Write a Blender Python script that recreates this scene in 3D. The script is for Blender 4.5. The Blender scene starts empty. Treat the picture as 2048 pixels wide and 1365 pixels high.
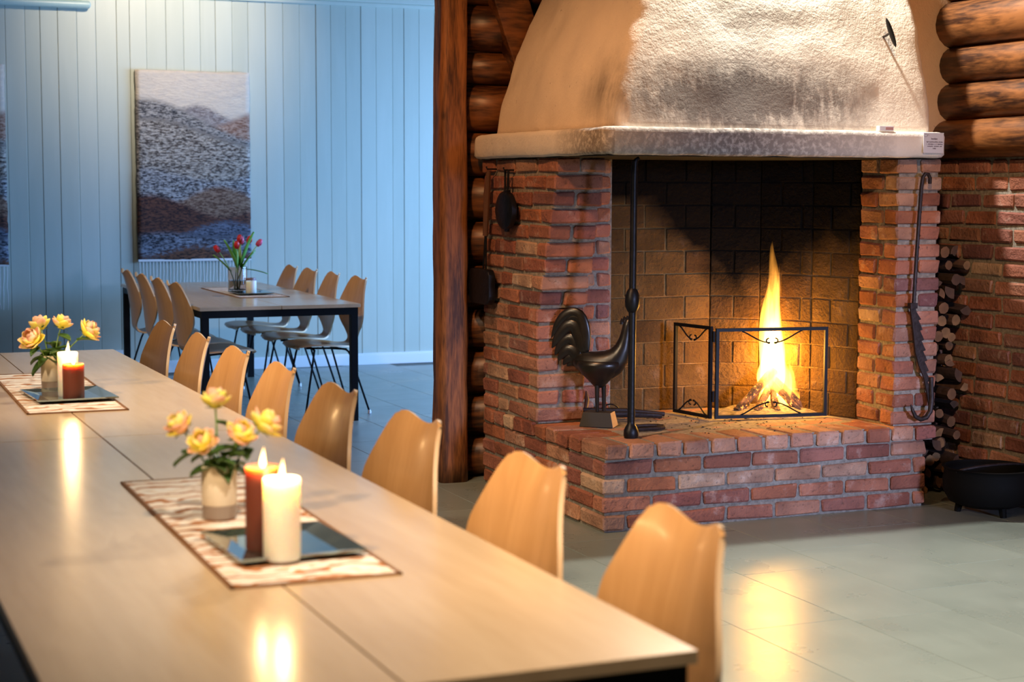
import bpy, bmesh, math, random
from mathutils import Vector, Matrix, noise

rng = random.Random(7)
SC = bpy.context.scene
COL = SC.collection
PI = math.pi

# ------------------------------------------------------------------ camera
CAM_F, CAM_YAW, CAM_PITCH, CAM_ROLL, CAM_H = 3380.0, math.radians(23.02), math.radians(5.257), math.radians(0.18), 1.46
_fw = Vector((math.sin(CAM_YAW) * math.cos(CAM_PITCH), math.cos(CAM_YAW) * math.cos(CAM_PITCH), -math.sin(CAM_PITCH)))
_r = Vector((math.cos(CAM_YAW), -math.sin(CAM_YAW), 0))
_u = _r.cross(_fw)
_r2 = _r * math.cos(CAM_ROLL) + _u * math.sin(CAM_ROLL)
_u2 = -_r * math.sin(CAM_ROLL) + _u * math.cos(CAM_ROLL)
cam_data = bpy.data.cameras.new('camera')
cam_data.sensor_width = 36.0
cam_data.sensor_fit = 'HORIZONTAL'
cam_data.lens = CAM_F / 2048 * 36.0
cam_data.clip_start = 0.05
cam_data.clip_end = 80
cam_data.dof.use_dof = True
cam_data.dof.focus_distance = 7.7
cam_data.dof.aperture_fstop = 3.6
cam = bpy.data.objects.new('camera', cam_data)
COL.objects.link(cam)
cam.matrix_world = Matrix(((_r2.x, _u2.x, -_fw.x, 0), (_r2.y, _u2.y, -_fw.y, 0), (_r2.z, _u2.z, -_fw.z, CAM_H), (0, 0, 0, 1)))
SC.camera = cam

# ------------------------------------------------------------------ world, exposure
SC.view_settings.view_transform = 'Standard'
SC.view_settings.look = 'None'
SC.view_settings.gamma = 1.0
SC.view_settings.use_curve_mapping = False
SC.view_settings.exposure = 0.0
SC.cycles.use_denoising = True
SC.cycles.sample_clamp_indirect = 4.0
SC.cycles.max_bounces = 6
SC.cycles.adaptive_threshold = 0.02
SC.cycles.caustics_reflective = False
SC.cycles.caustics_refractive = False
world = bpy.data.worlds.new('world')
SC.world = world
world.use_nodes = True
_bg = world.node_tree.nodes['Background']
_bg.inputs['Color'].default_value = (0.55, 0.7, 1.0, 1)
_bg.inputs['Strength'].default_value = 0.15

# ------------------------------------------------------------------ lights of the room, with a few added
def area_light(name, loc, target, sx, sy, power, color, spread=180):
    d = bpy.data.lights.new(name, 'AREA')
    d.shape = 'RECTANGLE'; d.size = sx; d.size_y = sy
    d.energy = power; d.color = color; d.spread = math.radians(spread)
    o = bpy.data.objects.new(name, d); COL.objects.link(o)
    o.location = loc
    o.rotation_euler = (Vector(target) - Vector(loc)).to_track_quat('-Z', 'Y').to_euler()
    return o
def spot_light(name, loc, target, power, color, angle, blend=0.5, radius=0.05):
    d = bpy.data.lights.new(name, 'SPOT')
    d.energy = power; d.color = color; d.spot_size = math.radians(angle); d.spot_blend = blend; d.shadow_soft_size = radius
    o = bpy.data.objects.new(name, d); COL.objects.link(o)
    o.location = loc
    o.rotation_euler = (Vector(target) - Vector(loc)).to_track_quat('-Z', 'Y').to_euler()
    return o
def point_light(name, loc, power, color, radius=0.03):
    d = bpy.data.lights.new(name, 'POINT')
    d.energy = power; d.color = color; d.shadow_soft_size = radius
    o = bpy.data.objects.new(name, d); COL.objects.link(o); o.location = loc
    return o

DAY = (0.50, 0.70, 1.0)
WARM = (1.0, 0.66, 0.36)
# daylight through the windows, plus one added window light
area_light('daylight_blue_room', (7.27, 10.7, 1.75), (3.4, 11.2, 0.3), 2.6, 1.8, 385, (0.28, 0.53, 1.0))
area_light('added_blue_floor_light', (7.27, 8.5, 1.4), (3.6, 9.4, 0.0), 0.9, 1.6, 95, (0.14, 0.40, 1.0), 110)  # added window light, put in to turn the floor bluer
area_light('daylight_hall', (4.55, -4.0, 1.75), (4.10, 6.3, 0.55), 0.85, 1.2, 11.5, (0.50, 0.60, 1.0), 15)
# ceiling lamps, and added spots as marked
spot_light('hood_spot', (3.95, 6.62, 3.42), (3.95, 5.6, 0.0), 430, (1.0, 0.97, 0.88), 150, 0.4, 0.05)
spot_light('added_floor_spot', (3.3, 3.4, 3.5), (3.65, 4.05, 0.0), 560, (1.0, 0.97, 0.88), 54, 0.45, 0.08)  # added spot that brightens the floor in front
spot_light('table_spot', (1.0, 2.0, 3.4), (1.7, 3.0, 0.7), 470, (1.0, 0.82, 0.62), 70, 1.0, 0.10)
spot_light('table_spot_far', (0.7, 5.2, 3.4), (1.5, 6.2, 0.7), 230, (1.0, 0.80, 0.58), 75, 1.0, 0.10)
spot_light('chair_spot', (-1.3, 2.2, 2.9), (1.75, 3.5, 0.8), 520, (1.0, 0.72, 0.44), 34, 1.0, 0.12)
spot_light('chair_spot_far', (-1.3, 4.4, 2.9), (1.75, 5.9, 0.8), 480, (1.0, 0.72, 0.44), 36, 1.0, 0.12)
spot_light('bounce_fill_spot', (1.5, 5.6, 3.4), (3.1, 7.3, 1.15), 220, (1.0, 0.47, 0.19), 64, 0.9, 0.08)  # added spot standing in for warm light bounced off the ceiling
spot_light('wall_spot', (2.4, 3.2, 3.4), (5.1, 6.35, 1.35), 340, (1.0, 0.58, 0.28), 36, 1.0, 0.08)
spot_light('tapestry_spot', (2.7, 11.2, 3.6), (2.65, 13.1, 2.8), 260, (1.0, 0.82, 0.64), 70, 1.0, 0.10)
spot_light('added_far_table_spot', (0.3, 9.3, 3.4), (2.7, 11.1, 0.7), 260, (1.0, 0.78, 0.56), 50, 1.0, 0.10)  # added spot that lifts the dim far table and chairs

# ------------------------------------------------------------------ helpers: objects
def link(o, parent=None, ploc=None):
    COL.objects.link(o)
    if parent is not None:
        o.parent = parent
        if ploc is not None:
            o.matrix_parent_inverse = Matrix.Translation(-Vector(ploc))
    return o
def tag(o, label=None, cat=None, group=None, kind=None):
    if label: o['label'] = label
    if cat: o['category'] = cat
    if group: o['group'] = group
    if kind: o['kind'] = kind
    return o
def thing(name, loc, label, cat, group=None, rz=0.0):
    o = bpy.data.objects.new(name, None)
    o.empty_display_size = 0.1
    COL.objects.link(o)
    o.location = loc; o.rotation_euler = (0, 0, rz)
    return tag(o, label, cat, group)
def mesh_from(name, verts, faces, mats, smooth=False, fm=None):
    me = bpy.data.meshes.new(name)
    me.from_pydata([tuple(v) for v in verts], [], faces)
    for m in (mats if isinstance(mats, (list, tuple)) else [mats]): me.materials.append(m)
    if fm:
        for p, k in zip(me.polygons, fm): p.material_index = k
    if smooth: me.shade_smooth()
    me.update()
    return me
class MB:
    """collects shapes into one mesh"""
    def __init__(s): s.v = []; s.f = []; s.m = []
    def add(s, verts, faces, m=0):
        b = len(s.v); s.v += [Vector(p) for p in verts]
        s.f += [tuple(i + b for i in f) for f in faces]; s.m += [m] * len(faces)
        return s
    def box(s, lo, hi, m=0, M=None):
        x0, y0, z0 = lo; x1, y1, z1 = hi
        vs = [Vector(p) for p in ((x0,y0,z0),(x1,y0,z0),(x1,y1,z0),(x0,y1,z0),(x0,y0,z1),(x1,y0,z1),(x1,y1,z1),(x0,y1,z1))]
        if M is not None: vs = [M @ p for p in vs]
        return s.add(vs, [(0,3,2,1),(4,5,6,7),(0,1,5,4),(1,2,6,5),(2,3,7,6),(3,0,4,7)], m)
    def tube(s, pts, r, n=10, m=0, cap=True, flat=None):
        pts = [Vector(p) for p in pts]
        rs = r if isinstance(r, (list, tuple)) else [r] * len(pts)
        rings = []; up = None
        for i, p in enumerate(pts):
            t = (pts[min(i+1, len(pts)-1)] - pts[max(i-1, 0)]).normalized()
            if up is None:
                up = Vector((0,0,1)) if abs(t.z) < .9 else Vector((1,0,0))
            a = t.cross(up).normalized(); b = a.cross(t).normalized(); up = b
            k = flat if flat else 1.0
            rings.append([p + (a * math.cos(2*PI*j/n) + b * math.sin(2*PI*j/n) * k) * rs[i] for j in range(n)])
        vs = [v for ring in rings for v in ring]
        fs = [(i*n+j, i*n+(j+1)%n, (i+1)*n+(j+1)%n, (i+1)*n+j) for i in range(len(pts)-1) for j in range(n)]
        if cap:
            fs.append(tuple(reversed(range(n)))); fs.append(tuple((len(pts)-1)*n + j for j in range(n)))
        return s.add(vs, fs, m)
    def lathe(s, prof, c=(0,0,0), n=24, m=0, capb=True, capt=True):
        c = Vector(c)
        vs = [c + Vector((r*math.cos(2*PI*j/n), r*math.sin(2*PI*j/n), z)) for r, z in prof for j in range(n)]
        fs = [(i*n+j, i*n+(j+1)%n, (i+1)*n+(j+1)%n, (i+1)*n+j) for i in range(len(prof)-1) for j in range(n)]
        if capb: fs.append(tuple(reversed(range(n))))
        if capt: fs.append(tuple((len(prof)-1)*n + j for j in range(n)))
        return s.add(vs, fs, m)
    def loft(s, rings, m=0, cap=True):
        n = len(rings[0]); vs = [v for r in rings for v in r]
        fs = [(i*n+j, i*n+(j+1)%n, (i+1)*n+(j+1)%n, (i+1)*n+j) for i in range(len(rings)-1) for j in range(n)]
        if cap:
            fs.append(tuple(reversed(range(n)))); fs.append(tuple((len(rings)-1)*n + j for j in range(n)))
        return s.add(vs, fs, m)
    def grid(s, fn, nu, nv, m=0):
        vs = [fn(i/(nu-1), j/(nv-1)) for i in range(nu) for j in range(nv)]
        fs = [(i*nv+j, i*nv+j+1, (i+1)*nv+j+1, (i+1)*nv+j) for i in range(nu-1) for j in range(nv-1)]
        return s.add(vs, fs, m)
    def build(s, name, mats, parent=None, ploc=None, smooth=False, bevel=0, bseg=2, fix=True, solid=0, subsurf=0, loc=None, split=35):
        """verts are world coordinates when ploc is given (parent's location), else local"""
        if loc is not None:
            L = Vector(loc); vs = [v - L for v in s.v]
        else: vs = s.v
        me = mesh_from(name, vs, s.f, mats, False, s.m)
        if fix:
            bm = bmesh.new(); bm.from_mesh(me); bmesh.ops.recalc_face_normals(bm, faces=bm.faces); bm.to_mesh(me); bm.free()
        o = bpy.data.objects.new(name, me)
        if loc is not None: o.location = loc
        link(o, parent, ploc)
        if solid:
            md = o.modifiers.new('solid', 'SOLIDIFY'); md.thickness = solid; md.offset = 0
        if bevel:
            md = o.modifiers.new('bevel', 'BEVEL'); md.width = bevel; md.segments = bseg; md.limit_method = 'ANGLE'; md.angle_limit = math.radians(40)
        if subsurf:
            md = o.modifiers.new('sub', 'SUBSURF'); md.levels = subsurf; md.render_levels = subsurf
        if smooth:
            me.shade_smooth()
            if split and not subsurf:
                try: me.set_sharp_from_angle(angle=math.radians(split))
                except Exception: pass
        return o
def copy_tree(o, parent=None):
    c = o.copy(); COL.objects.link(c)
    if parent is not None: c.parent = parent
    for ch in list(o.children): copy_tree(ch, c)
    return c

# ------------------------------------------------------------------ helpers: materials
def new_mat(name):
    m = bpy.data.materials.new(name); m.use_nodes = True
    return m, m.node_tree.nodes, m.node_tree.links, m.node_tree.nodes['Principled BSDF']
def setp(b, base=None, rough=None, metal=None, **kw):
    if base is not None: b.inputs['Base Color'].default_value = (*base, 1)
    if rough is not None: b.inputs['Roughness'].default_value = rough
    if metal is not None: b.inputs['Metallic'].default_value = metal
    for k, v in kw.items(): b.inputs[k.replace('_', ' ')].default_value = v
def plain(name, base, rough=.5, metal=0, noise_scale=0, noise_amt=0.15, bump=0, **kw):
    m, N, L, b = new_mat(name); setp(b, base, rough, metal, **kw)
    if noise_scale:
        tc = N.new('ShaderNodeTexCoord'); nz = N.new('ShaderNodeTexNoise'); nz.inputs['Scale'].default_value = noise_scale; nz.inputs['Detail'].default_value = 5
        L.new(tc.outputs['Object'], nz.inputs['Vector'])
        rp = N.new('ShaderNodeValToRGB')
        rp.color_ramp.elements[0].position = .3; rp.color_ramp.elements[1].position = .7
        rp.color_ramp.elements[0].color = (*[c*(1-noise_amt) for c in base], 1)
        rp.color_ramp.elements[1].color = (*[min(1, c*(1+noise_amt)) for c in base], 1)
        L.new(nz.outputs['Fac'], rp.inputs['Fac']); L.new(rp.outputs['Color'], b.inputs['Base Color'])
        if bump:
            bp = N.new('ShaderNodeBump'); bp.inputs['Strength'].default_value = bump; bp.inputs['Distance'].default_value = .01
            L.new(nz.outputs['Fac'], bp.inputs['Height']); L.new(bp.outputs['Normal'], b.inputs['Normal'])
    return m
def node_mix(N, L, fac, a, b, blend='MIX'):
    mx = N.new('ShaderNodeMix'); mx.data_type = 'RGBA'; mx.blend_type = blend
    for sock, val in ((mx.inputs['Factor'], fac), (mx.inputs['A'], a), (mx.inputs['B'], b)):
        if hasattr(val, 'is_linked') or hasattr(val, 'links'): L.new(val, sock)
        elif isinstance(val, (int, float)): sock.default_value = val
        else: sock.default_value = (*val, 1)
    return mx.outputs['Result']
def node_math(N, L, op, a, b=None, c=None, clamp=False):
    n = N.new('ShaderNodeMath'); n.operation = op; n.use_clamp = clamp
    for i, v in enumerate((a, b, c)):
        if v is None: continue
        if isinstance(v, (int, float)): n.inputs[i].default_value = v
        else: L.new(v, n.inputs[i])
    return n.outputs[0]
def ramp(N, L, fac, stops, interp='LINEAR'):
    rp = N.new('ShaderNodeValToRGB'); cr = rp.color_ramp; cr.interpolation = interp
    while len(cr.elements) < len(stops): cr.elements.new(.5)
    for e, (p, c) in zip(cr.elements, stops): e.position = p; e.color = (*c, 1) if not isinstance(c, (int, float)) else (c, c, c, 1)
    L.new(fac, rp.inputs['Fac'])
    return rp.outputs['Color']
def coords(N, L, scale=(1,1,1), rand=0.0, which='Object', rot=(0,0,0)):
    tc = N.new('ShaderNodeTexCoord'); mp = N.new('ShaderNodeMapping')
    mp.inputs['Scale'].default_value = scale; mp.inputs['Rotation'].default_value = rot
    L.new(tc.outputs[which], mp.inputs['Vector'])
    out = mp.outputs['Vector']
    if rand:
        oi = N.new('ShaderNodeObjectInfo'); mu = node_math(N, L, 'MULTIPLY', oi.outputs['Random'], rand)
        va = N.new('ShaderNodeVectorMath'); va.operation = 'ADD'
        L.new(out, va.inputs[0]); L.new(mu, va.inputs[1]); out = va.outputs[0]
    return out
def tex_noise(N, L, vec, scale, detail=4, rough=.55, dist=0):
    nz = N.new('ShaderNodeTexNoise'); nz.inputs['Scale'].default_value = scale; nz.inputs['Detail'].default_value = detail
    nz.inputs['Roughness'].default_value = rough; nz.inputs['Distortion'].default_value = dist
    L.new(vec, nz.inputs['Vector']); return nz.outputs['Fac']
def add_bump(N, L, b, h, strength=.3, dist=.01):
    bp = N.new('ShaderNodeBump'); bp.inputs['Strength'].default_value = strength; bp.inputs['Distance'].default_value = dist
    L.new(h, bp.inputs['Height']); L.new(bp.outputs['Normal'], b.inputs['Normal'])

def wood(name, dark, light, axis=(1,1,1), scale=8, rough=.4, bump=.05, knots=False, rand=50.0, coat=0, band=(.32, .68)):
    """streaky wood; small axis value = grain runs along that axis"""
    m, N, L, b = new_mat(name); setp(b, light, rough)
    v = coords(N, L, axis, rand)
    n1 = tex_noise(N, L, v, scale, 6, .6, .6); n2 = tex_noise(N, L, v, scale*6, 3, .5, .2)
    f = node_math(N, L, 'ADD', node_math(N, L, 'MULTIPLY', n1, .7), node_math(N, L, 'MULTIPLY', n2, .3))
    col = ramp(N, L, f, [(band[0], dark), (band[1], light)])
    if knots:
        v2 = coords(N, L, tuple(.55 + .45*a if a < 1 else a for a in axis), rand)
        vo = N.new('ShaderNodeTexVoronoi'); vo.inputs['Scale'].default_value = knots
        L.new(v2, vo.inputs['Vector'])
        k = ramp(N, L, vo.outputs['Distance'], [(.03, 1.0), (.10, 0.0)])
        col = node_mix(N, L, node_math(N, L, 'MULTIPLY', k, .6), col, tuple(c*.35 for c in dark))
    L.new(col, b.inputs['Base Color'])
    if coat: b.inputs['Coat Weight'].default_value = coat; b.inputs['Coat Roughness'].default_value = .15
    if bump: add_bump(N, L, b, f, bump, .004)
    return m

def brick_mat(name, cols, white=.35, rough=.85, soot=False, wscale=9):
    m, N, L, b = new_mat(name); setp(b, cols[0], rough, Specular_IOR_Level=.08 if soot else .3)
    oi = N.new('ShaderNodeObjectInfo')
    base = ramp(N, L, oi.outputs['Random'], [(i/max(1, len(cols)-1), c) for i, c in enumerate(cols)])
    v = coords(N, L, (1,1,1), 80.0)
    n1 = tex_noise(N, L, v, wscale, 6, .65); n2 = tex_noise(N, L, v, 55, 4, .6); n3 = tex_noise(N, L, v, 4.5, 3)
    dk = node_mix(N, L, ramp(N, L, n3, [(.35, .55), (.6, 0.0)]), base, tuple(c*.4 for c in cols[0]))
    wh = node_mix(N, L, node_math(N, L, 'MULTIPLY', ramp(N, L, n1, [(.58, 0.0), (.75, 1.0)]), white), dk, (.62, .50, .42))
    sp = node_mix(N, L, node_math(N, L, 'MULTIPLY', ramp(N, L, n2, [(.30, 1.0), (.42, 0.0)]), .5), wh, (.06, .03, .02))
    out = sp
    if soot:
        geo = N.new('ShaderNodeNewGeometry'); sx = N.new('ShaderNodeSeparateXYZ'); L.new(geo.outputs['Position'], sx.inputs[0])
        vn = N.new('ShaderNodeTexNoise'); vn.inputs['Scale'].default_value = 5; vn.inputs['Detail'].default_value = 5
        L.new(geo.outputs['Position'], vn.inputs['Vector'])
        # soot plume: widens upwards above the fire spot (x about 4.25)
        dx = node_math(N, L, 'ABSOLUTE', node_math(N, L, 'SUBTRACT', sx.outputs['X'], 4.24))
        up = node_math(N, L, 'SUBTRACT', sx.outputs['Z'], 0.80)
        a = node_math(N, L, 'SUBTRACT', node_math(N, L, 'MULTIPLY', up, 1.6), node_math(N, L, 'MULTIPLY', dx, 1.55))
        a = node_math(N, L, 'ADD', a, node_math(N, L, 'MULTIPLY', node_math(N, L, 'SUBTRACT', vn.outputs['Fac'], .5), .5))
        top = node_math(N, L, 'MULTIPLY', node_math(N, L, 'SUBTRACT', sx.outputs['Z'], 1.36), 5.0)
        s = ramp(N, L, node_math(N, L, 'MAXIMUM', a, top), [(.0, 0.0), (.30, 1.0)])
        out = node_mix(N, L, node_math(N, L, 'MULTIPLY', s, .98), out, (.003, .0025, .002))
    L.new(out, b.inputs['Base Color'])
    hh = node_math(N, L, 'ADD', node_math(N, L, 'MULTIPLY', n1, .6), node_math(N, L, 'MULTIPLY', n2, .4))
    add_bump(N, L, b, hh, 1.0, .022)
    return m

M = {}
M['brick'] = brick_mat('brick_red', [(.25,.085,.06),(.38,.145,.085),(.44,.19,.12),(.28,.10,.08),(.48,.26,.16),(.19,.08,.08),(.41,.15,.07),(.33,.12,.07),(.55,.40,.28)], .55)
M['fire_brick'] = brick_mat('fire_brick', [(.105,.058,.020),(.13,.075,.026),(.085,.046,.018)], .08, .9, soot=True)
M['hearth_brick'] = brick_mat('hearth_brick', [(.45,.22,.14),(.52,.30,.20),(.40,.18,.12)], .7)
M['mortar'] = plain('mortar_grey', (.24,.21,.17), .95, 0, 60, .35, .5)
M['fire_mortar'] = brick_mat('fire_mortar', [(.20,.12,.045),(.20,.12,.045)], .1, .95, soot=True)
M['black_iron'] = plain('black_iron', (.012,.012,.014), .42, .6, 40, .3, .15); M['cauldron'] = plain('black_cauldron_iron', (.004,.004,.004), .7, Specular_IOR_Level=.1)  # cauldron iron in one even near-black tone
M['rust_iron'] = plain('rust_iron', (.035,.024,.022), .55, .6, 50, .35, .3)
M['steel_black'] = plain('black_powder_steel', (.006,.006,.007), .5, 0, Specular_IOR_Level=.15)
M['chrome_white'] = plain('clear_glide', (.85,.87,.9), .2)
M['bluewall'] = None

def blue_paint():
    m, N, L, b = new_mat('blue_green_paint'); setp(b, (.42,.52,.50), .42)
    oi = N.new('ShaderNodeObjectInfo')
    v = coords(N, L, (1,1,.12), 40.0)
    n = tex_noise(N, L, v, 14, 4)
    c1 = ramp(N, L, oi.outputs['Random'], [(0, (.46,.51,.44)), (1, (.52,.57,.50))])
    c2 = node_mix(N, L, node_math(N, L, 'MULTIPLY', ramp(N, L, n, [(.45, 0.0), (.75, 1.0)]), .25), c1, (.60,.64,.57))
    L.new(c2, b.inputs['Base Color']); add_bump(N, L, b, n, .08, .004)
    return m
M['bluewall'] = blue_paint()
M['bluegap'] = plain('blue_paint_shadow_groove', (.24,.30,.29), .6)
M['white_paint'] = plain('white_paint', (.80,.82,.84), .35)
M['pale_green'] = plain('pale_green_paint', (.36,.50,.48), .35)

def tile_mat():
    m, N, L, b = new_mat('grey_stone_tile'); setp(b, (.16,.17,.15), .30, Specular_IOR_Level=.32)
    oi = N.new('ShaderNodeObjectInfo')
    v = coords(N, L, (1,1,1), 60.0)
    n1 = tex_noise(N, L, v, 3.5, 5, .55); n2 = tex_noise(N, L, v, 60, 4, .6); n3 = tex_noise(N, L, coords(N, L, (1,.15,1), 30.0), 22, 4, .6)
    c0 = ramp(N, L, oi.outputs['Random'], [(0, (.20,.23,.205)), (1, (.215,.245,.218))])
    c1 = node_mix(N, L, ramp(N, L, n1, [(.35, .0), (.7, .40)]), c0, (.255,.285,.255))
    c2 = node_mix(N, L, node_math(N, L, 'MULTIPLY', ramp(N, L, n3, [(.55, 0.0), (.80, 1.0)]), .12), c1, (.40,.43,.39))
    L.new(c2, b.inputs['Base Color'])
    r = ramp(N, L, n1, [(.3, .25), (.7, .36)]); L.new(r, b.inputs['Roughness'])
    add_bump(N, L, b, n2, .05, .001)
    return m
M['tile'] = tile_mat()
M['grout'] = plain('dark_grout', (.10,.11,.10), .8)

def plaster(name, base, soot):
    m, N, L, b = new_mat(name); setp(b, base, .9)
    v = coords(N, L)
    n1 = tex_noise(N, L, v, 7, 8, .65); n2 = tex_noise(N, L, v, 45, 5, .6); n3 = tex_noise(N, L, v, 120, 3, .6)
    col = node_mix(N, L, ramp(N, L, n1, [(.3, .0), (.75, .5)]), base, tuple(c*.82 for c in base))
    pit = ramp(N, L, n2, [(.27, 1.0), (.33, 0.0)])
    col = node_mix(N, L, node_math(N, L, 'MULTIPLY', pit, .6), col, (.22,.15,.10))
    if soot:
        tc = N.new('ShaderNodeTexCoord'); sx = N.new('ShaderNodeSeparateXYZ'); L.new(tc.outputs['Object'], sx.inputs[0])
        X, Y, Z = sx.outputs
        streak = tex_noise(N, L, coords(N, L, (1,1,.10)), 38, 5, .65)
        def band(val, c, w):      # 1 at c falling to 0 at distance w
            return node_math(N, L, 'SUBTRACT', 1.0, node_math(N, L, 'DIVIDE', node_math(N, L, 'ABSOLUTE', node_math(N, L, 'SUBTRACT', val, c)), w), clamp=True)
        if soot == 'hood':
            mx = band(X, 3.78, .70); mz = band(Z, 1.83, .19)
            front = node_math(N, L, 'LESS_THAN', Y, 6.48)
            msk = node_math(N, L, 'MULTIPLY', node_math(N, L, 'MULTIPLY', node_math(N, L, 'POWER', mx, .5), node_math(N, L, 'POWER', mz, .6)), front)
            # second smudge on the left face near the corner
            my = band(Y, 6.56, .24); mz2 = band(Z, 1.87, .2); lf = node_math(N, L, 'LESS_THAN', X, 3.3)
            m2 = node_math(N, L, 'MULTIPLY', node_math(N, L, 'MULTIPLY', my, mz2), node_math(N, L, 'MULTIPLY', lf, .5))
            msk = node_math(N, L, 'MAXIMUM', msk, m2)
        else:
            mx = band(X, 3.70, .80); front = node_math(N, L, 'LESS_THAN', Y, 6.275)
            ml = band(Y, 6.36, .40); lf = node_math(N, L, 'LESS_THAN', X, 3.11)
            msk = node_math(N, L, 'MAXIMUM', node_math(N, L, 'MULTIPLY', node_math(N, L, 'POWER', mx, .45), front), node_math(N, L, 'MULTIPLY', node_math(N, L, 'POWER', ml, .6), lf))
        brk = ramp(N, L, node_math(N, L, 'ADD', node_math(N, L, 'MULTIPLY', streak, .5 if soot == 'hood' else .12), node_math(N, L, 'MULTIPLY', n1 if soot == 'hood' else n2, .5 if soot == 'hood' else .88)), [(.34, .35), (.54, 1.0)])
        f = node_math(N, L, 'MULTIPLY', node_math(N, L, 'MULTIPLY', msk, brk), 1.5 if soot == 'hood' else .86, clamp=True)
        f = node_math(N, L, 'MINIMUM', f, .86)
        col = node_mix(N, L, f, col, (.10,.078,.066))
    L.new(col, b.inputs['Base Color'])
    h = node_math(N, L, 'ADD', node_math(N, L, 'MULTIPLY', n1, .42), node_math(N, L, 'ADD', node_math(N, L, 'MULTIPLY', n2, .36), node_math(N, L, 'MULTIPLY', n3, .16)))
    add_bump(N, L, b, h, .8, .014)
    return m
M['hood'] = plaster('hood_plaster', (.80,.70,.58), 'hood')
M['slab'] = plaster('mantel_plaster', (.80,.74,.66), 'slab')
M['wallplaster'] = plaster('wall_plaster', (.80,.57,.38), None)
M['soot'] = plain('soot_black', (.004,.004,.004), .95)
M['ceiling'] = plain('ceiling_board', (.20,.12,.06), .7)
M['plainwall'] = plain('hall_timber_wall', (.20,.10,.045), .7)

M['log'] = wood('log_wall', (.030,.010,.004), (.23,.085,.025), (.16,1,1), 11, .40, .4, knots=3.0, band=(.42, .60))
M['post'] = wood('post_timber', (.060,.020,.007), (.33,.125,.035), (1,1,.10), 22, .55, .8, knots=6.0, band=(.40, .60))
M['table'] = wood('oak_table', (.56,.38,.21), (.68,.49,.30), (1,.12,1), 6, .24, .02, knots=2.0, coat=.25)
M['table_edge'] = wood('oak_edge', (.42,.25,.12), (.55,.35,.18), (.2,.2,1), 9, .4, .02)
M['veneer'] = wood('chair_veneer', (.52,.265,.095), (.65,.355,.145), (1,.09,.09), 16, .33, .015, coat=.2)
M['veneer_edge'] = plain('veneer_edge', (.66,.44,.25), .45)
M['base_wood'] = wood('statue_base', (.42,.25,.10), (.58,.38,.17), (.1,1,1), 14, .5, .05)
M['dark_wood'] = wood('dark_handle_wood', (.07,.03,.015), (.14,.06,.03), (1,1,.1), 12, .5, .1)

# ------------------------------------------------------------------ setting: floor
def tag_structure(o): o['kind'] = 'structure'; return o
fl = MB().box((-3.2, -4.2, -.12), (9.0, 13.3, -.004)).build('floor', M['grout']); tag_structure(fl)
TW, TL = .405, .733
_tm = {}
def tile_mesh(w, l):
    k = (round(w, 3), round(l, 3))
    if k not in _tm:
        g = .0011; a, b2 = w/2 - g, l/2 - g; e = .0012
        vs = [(-a,-b2,-.02),(a,-b2,-.02),(a,b2,-.02),(-a,b2,-.02),(-a,-b2,-e),(a,-b2,-e),(a,b2,-e),(-a,b2,-e),(-a+e,-b2+e,0),(a-e,-b2+e,0),(a-e,b2-e,0),(-a+e,b2-e,0)]
        fs = [(0,1,5,4),(1,2,6,5),(2,3,7,6),(3,0,4,7),(4,5,9,8),(5,6,10,9),(6,7,11,10),(7,4,8,11),(8,9,10,11)]
        _tm[k] = mesh_from('tile', vs, fs, M['tile'])
    return _tm[k]
far_tiles = MB()
X0 = 2.845
for ci in range(-15, 16):
    x = X0 + TW * (ci + .5)
    off = {0: 4.73, -1: 8.48}.get(ci, (ci * .29) % TL)
    y = off + TL * .5 - TL * 40
    while y < 13.2:
        if y > -4.0 and x > -3.0 and x < 8.8:
            indiv = (1.2 < x < 5.6 and 2.4 < y < 13.2 and not (x > 3.25 and 7.2 < y < 7.9) and not (3.15 < x < 5.1 and 6.4 < y < 7.6))
            if indiv and x < 2.3 and y < 9: indiv = y > 2.4 and x > 1.25
            if indiv:
                o = bpy.data.objects.new('tile', tile_mesh(TW, TL)); o.location = (x, y, 0); link(o, fl)
            else:
                b2 = len(far_tiles.v); far_tiles.add([(x-TW/2+.002, y-TL/2+.002, 0), (x+TW/2-.002, y-TL/2+.002, 0), (x+TW/2-.002, y+TL/2-.002, 0), (x-TW/2+.002, y+TL/2-.002, 0)], [(0,1,2,3)])
        y += TL
ft = far_tiles.build('tile_field', M['tile'], fl); ft['kind'] = 'stuff'

# ------------------------------------------------------------------ setting: blue back wall
wb = MB().box((-3.2, 13.112, -.05), (9.0, 13.3, 3.7)).build('wall_back', M['bluegap']); tag_structure(wb)
JX = [1.49,1.631,1.74,1.868,2.008,2.149,2.303,2.401,2.527,2.676,2.812,2.94,3.06,3.19,3.317,3.457,3.595,3.73,3.866,3.986,4.111,4.238,4.365,4.506,4.604,4.734,4.865]
while JX[0] > -.4: JX.insert(0, JX[0] - rng.uniform(.12, .15))
while JX[-1] < 7.4: JX.append(JX[-1] + rng.uniform(.12, .15))
for a, b2 in zip(JX[:-1], JX[1:]):
    dd = rng.uniform(-.0025, .0025); g = rng.uniform(.0003, .0013)
    MB().box((a + g, 13.096 + dd, .0), (b2 - g, 13.118, 3.7)).build('board', M['bluewall'], wb, bevel=.0025, bseg=1)
MB().box((-3.2, 13.096, 0), (JX[0], 13.118, 3.7)).box((JX[-1], 13.096, 0), (9.0, 13.118, 3.7)).build('board_field', M['bluewall'], wb)['kind'] = 'stuff'
bb = MB().box((-3.2, 13.072, 0), (8.8, 13.094, .083)).box((-3.2, 13.078, .083), (8.8, 13.094, .094)).build('baseboard_back', M['white_paint'], bevel=.003); tag_structure(bb)
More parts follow.
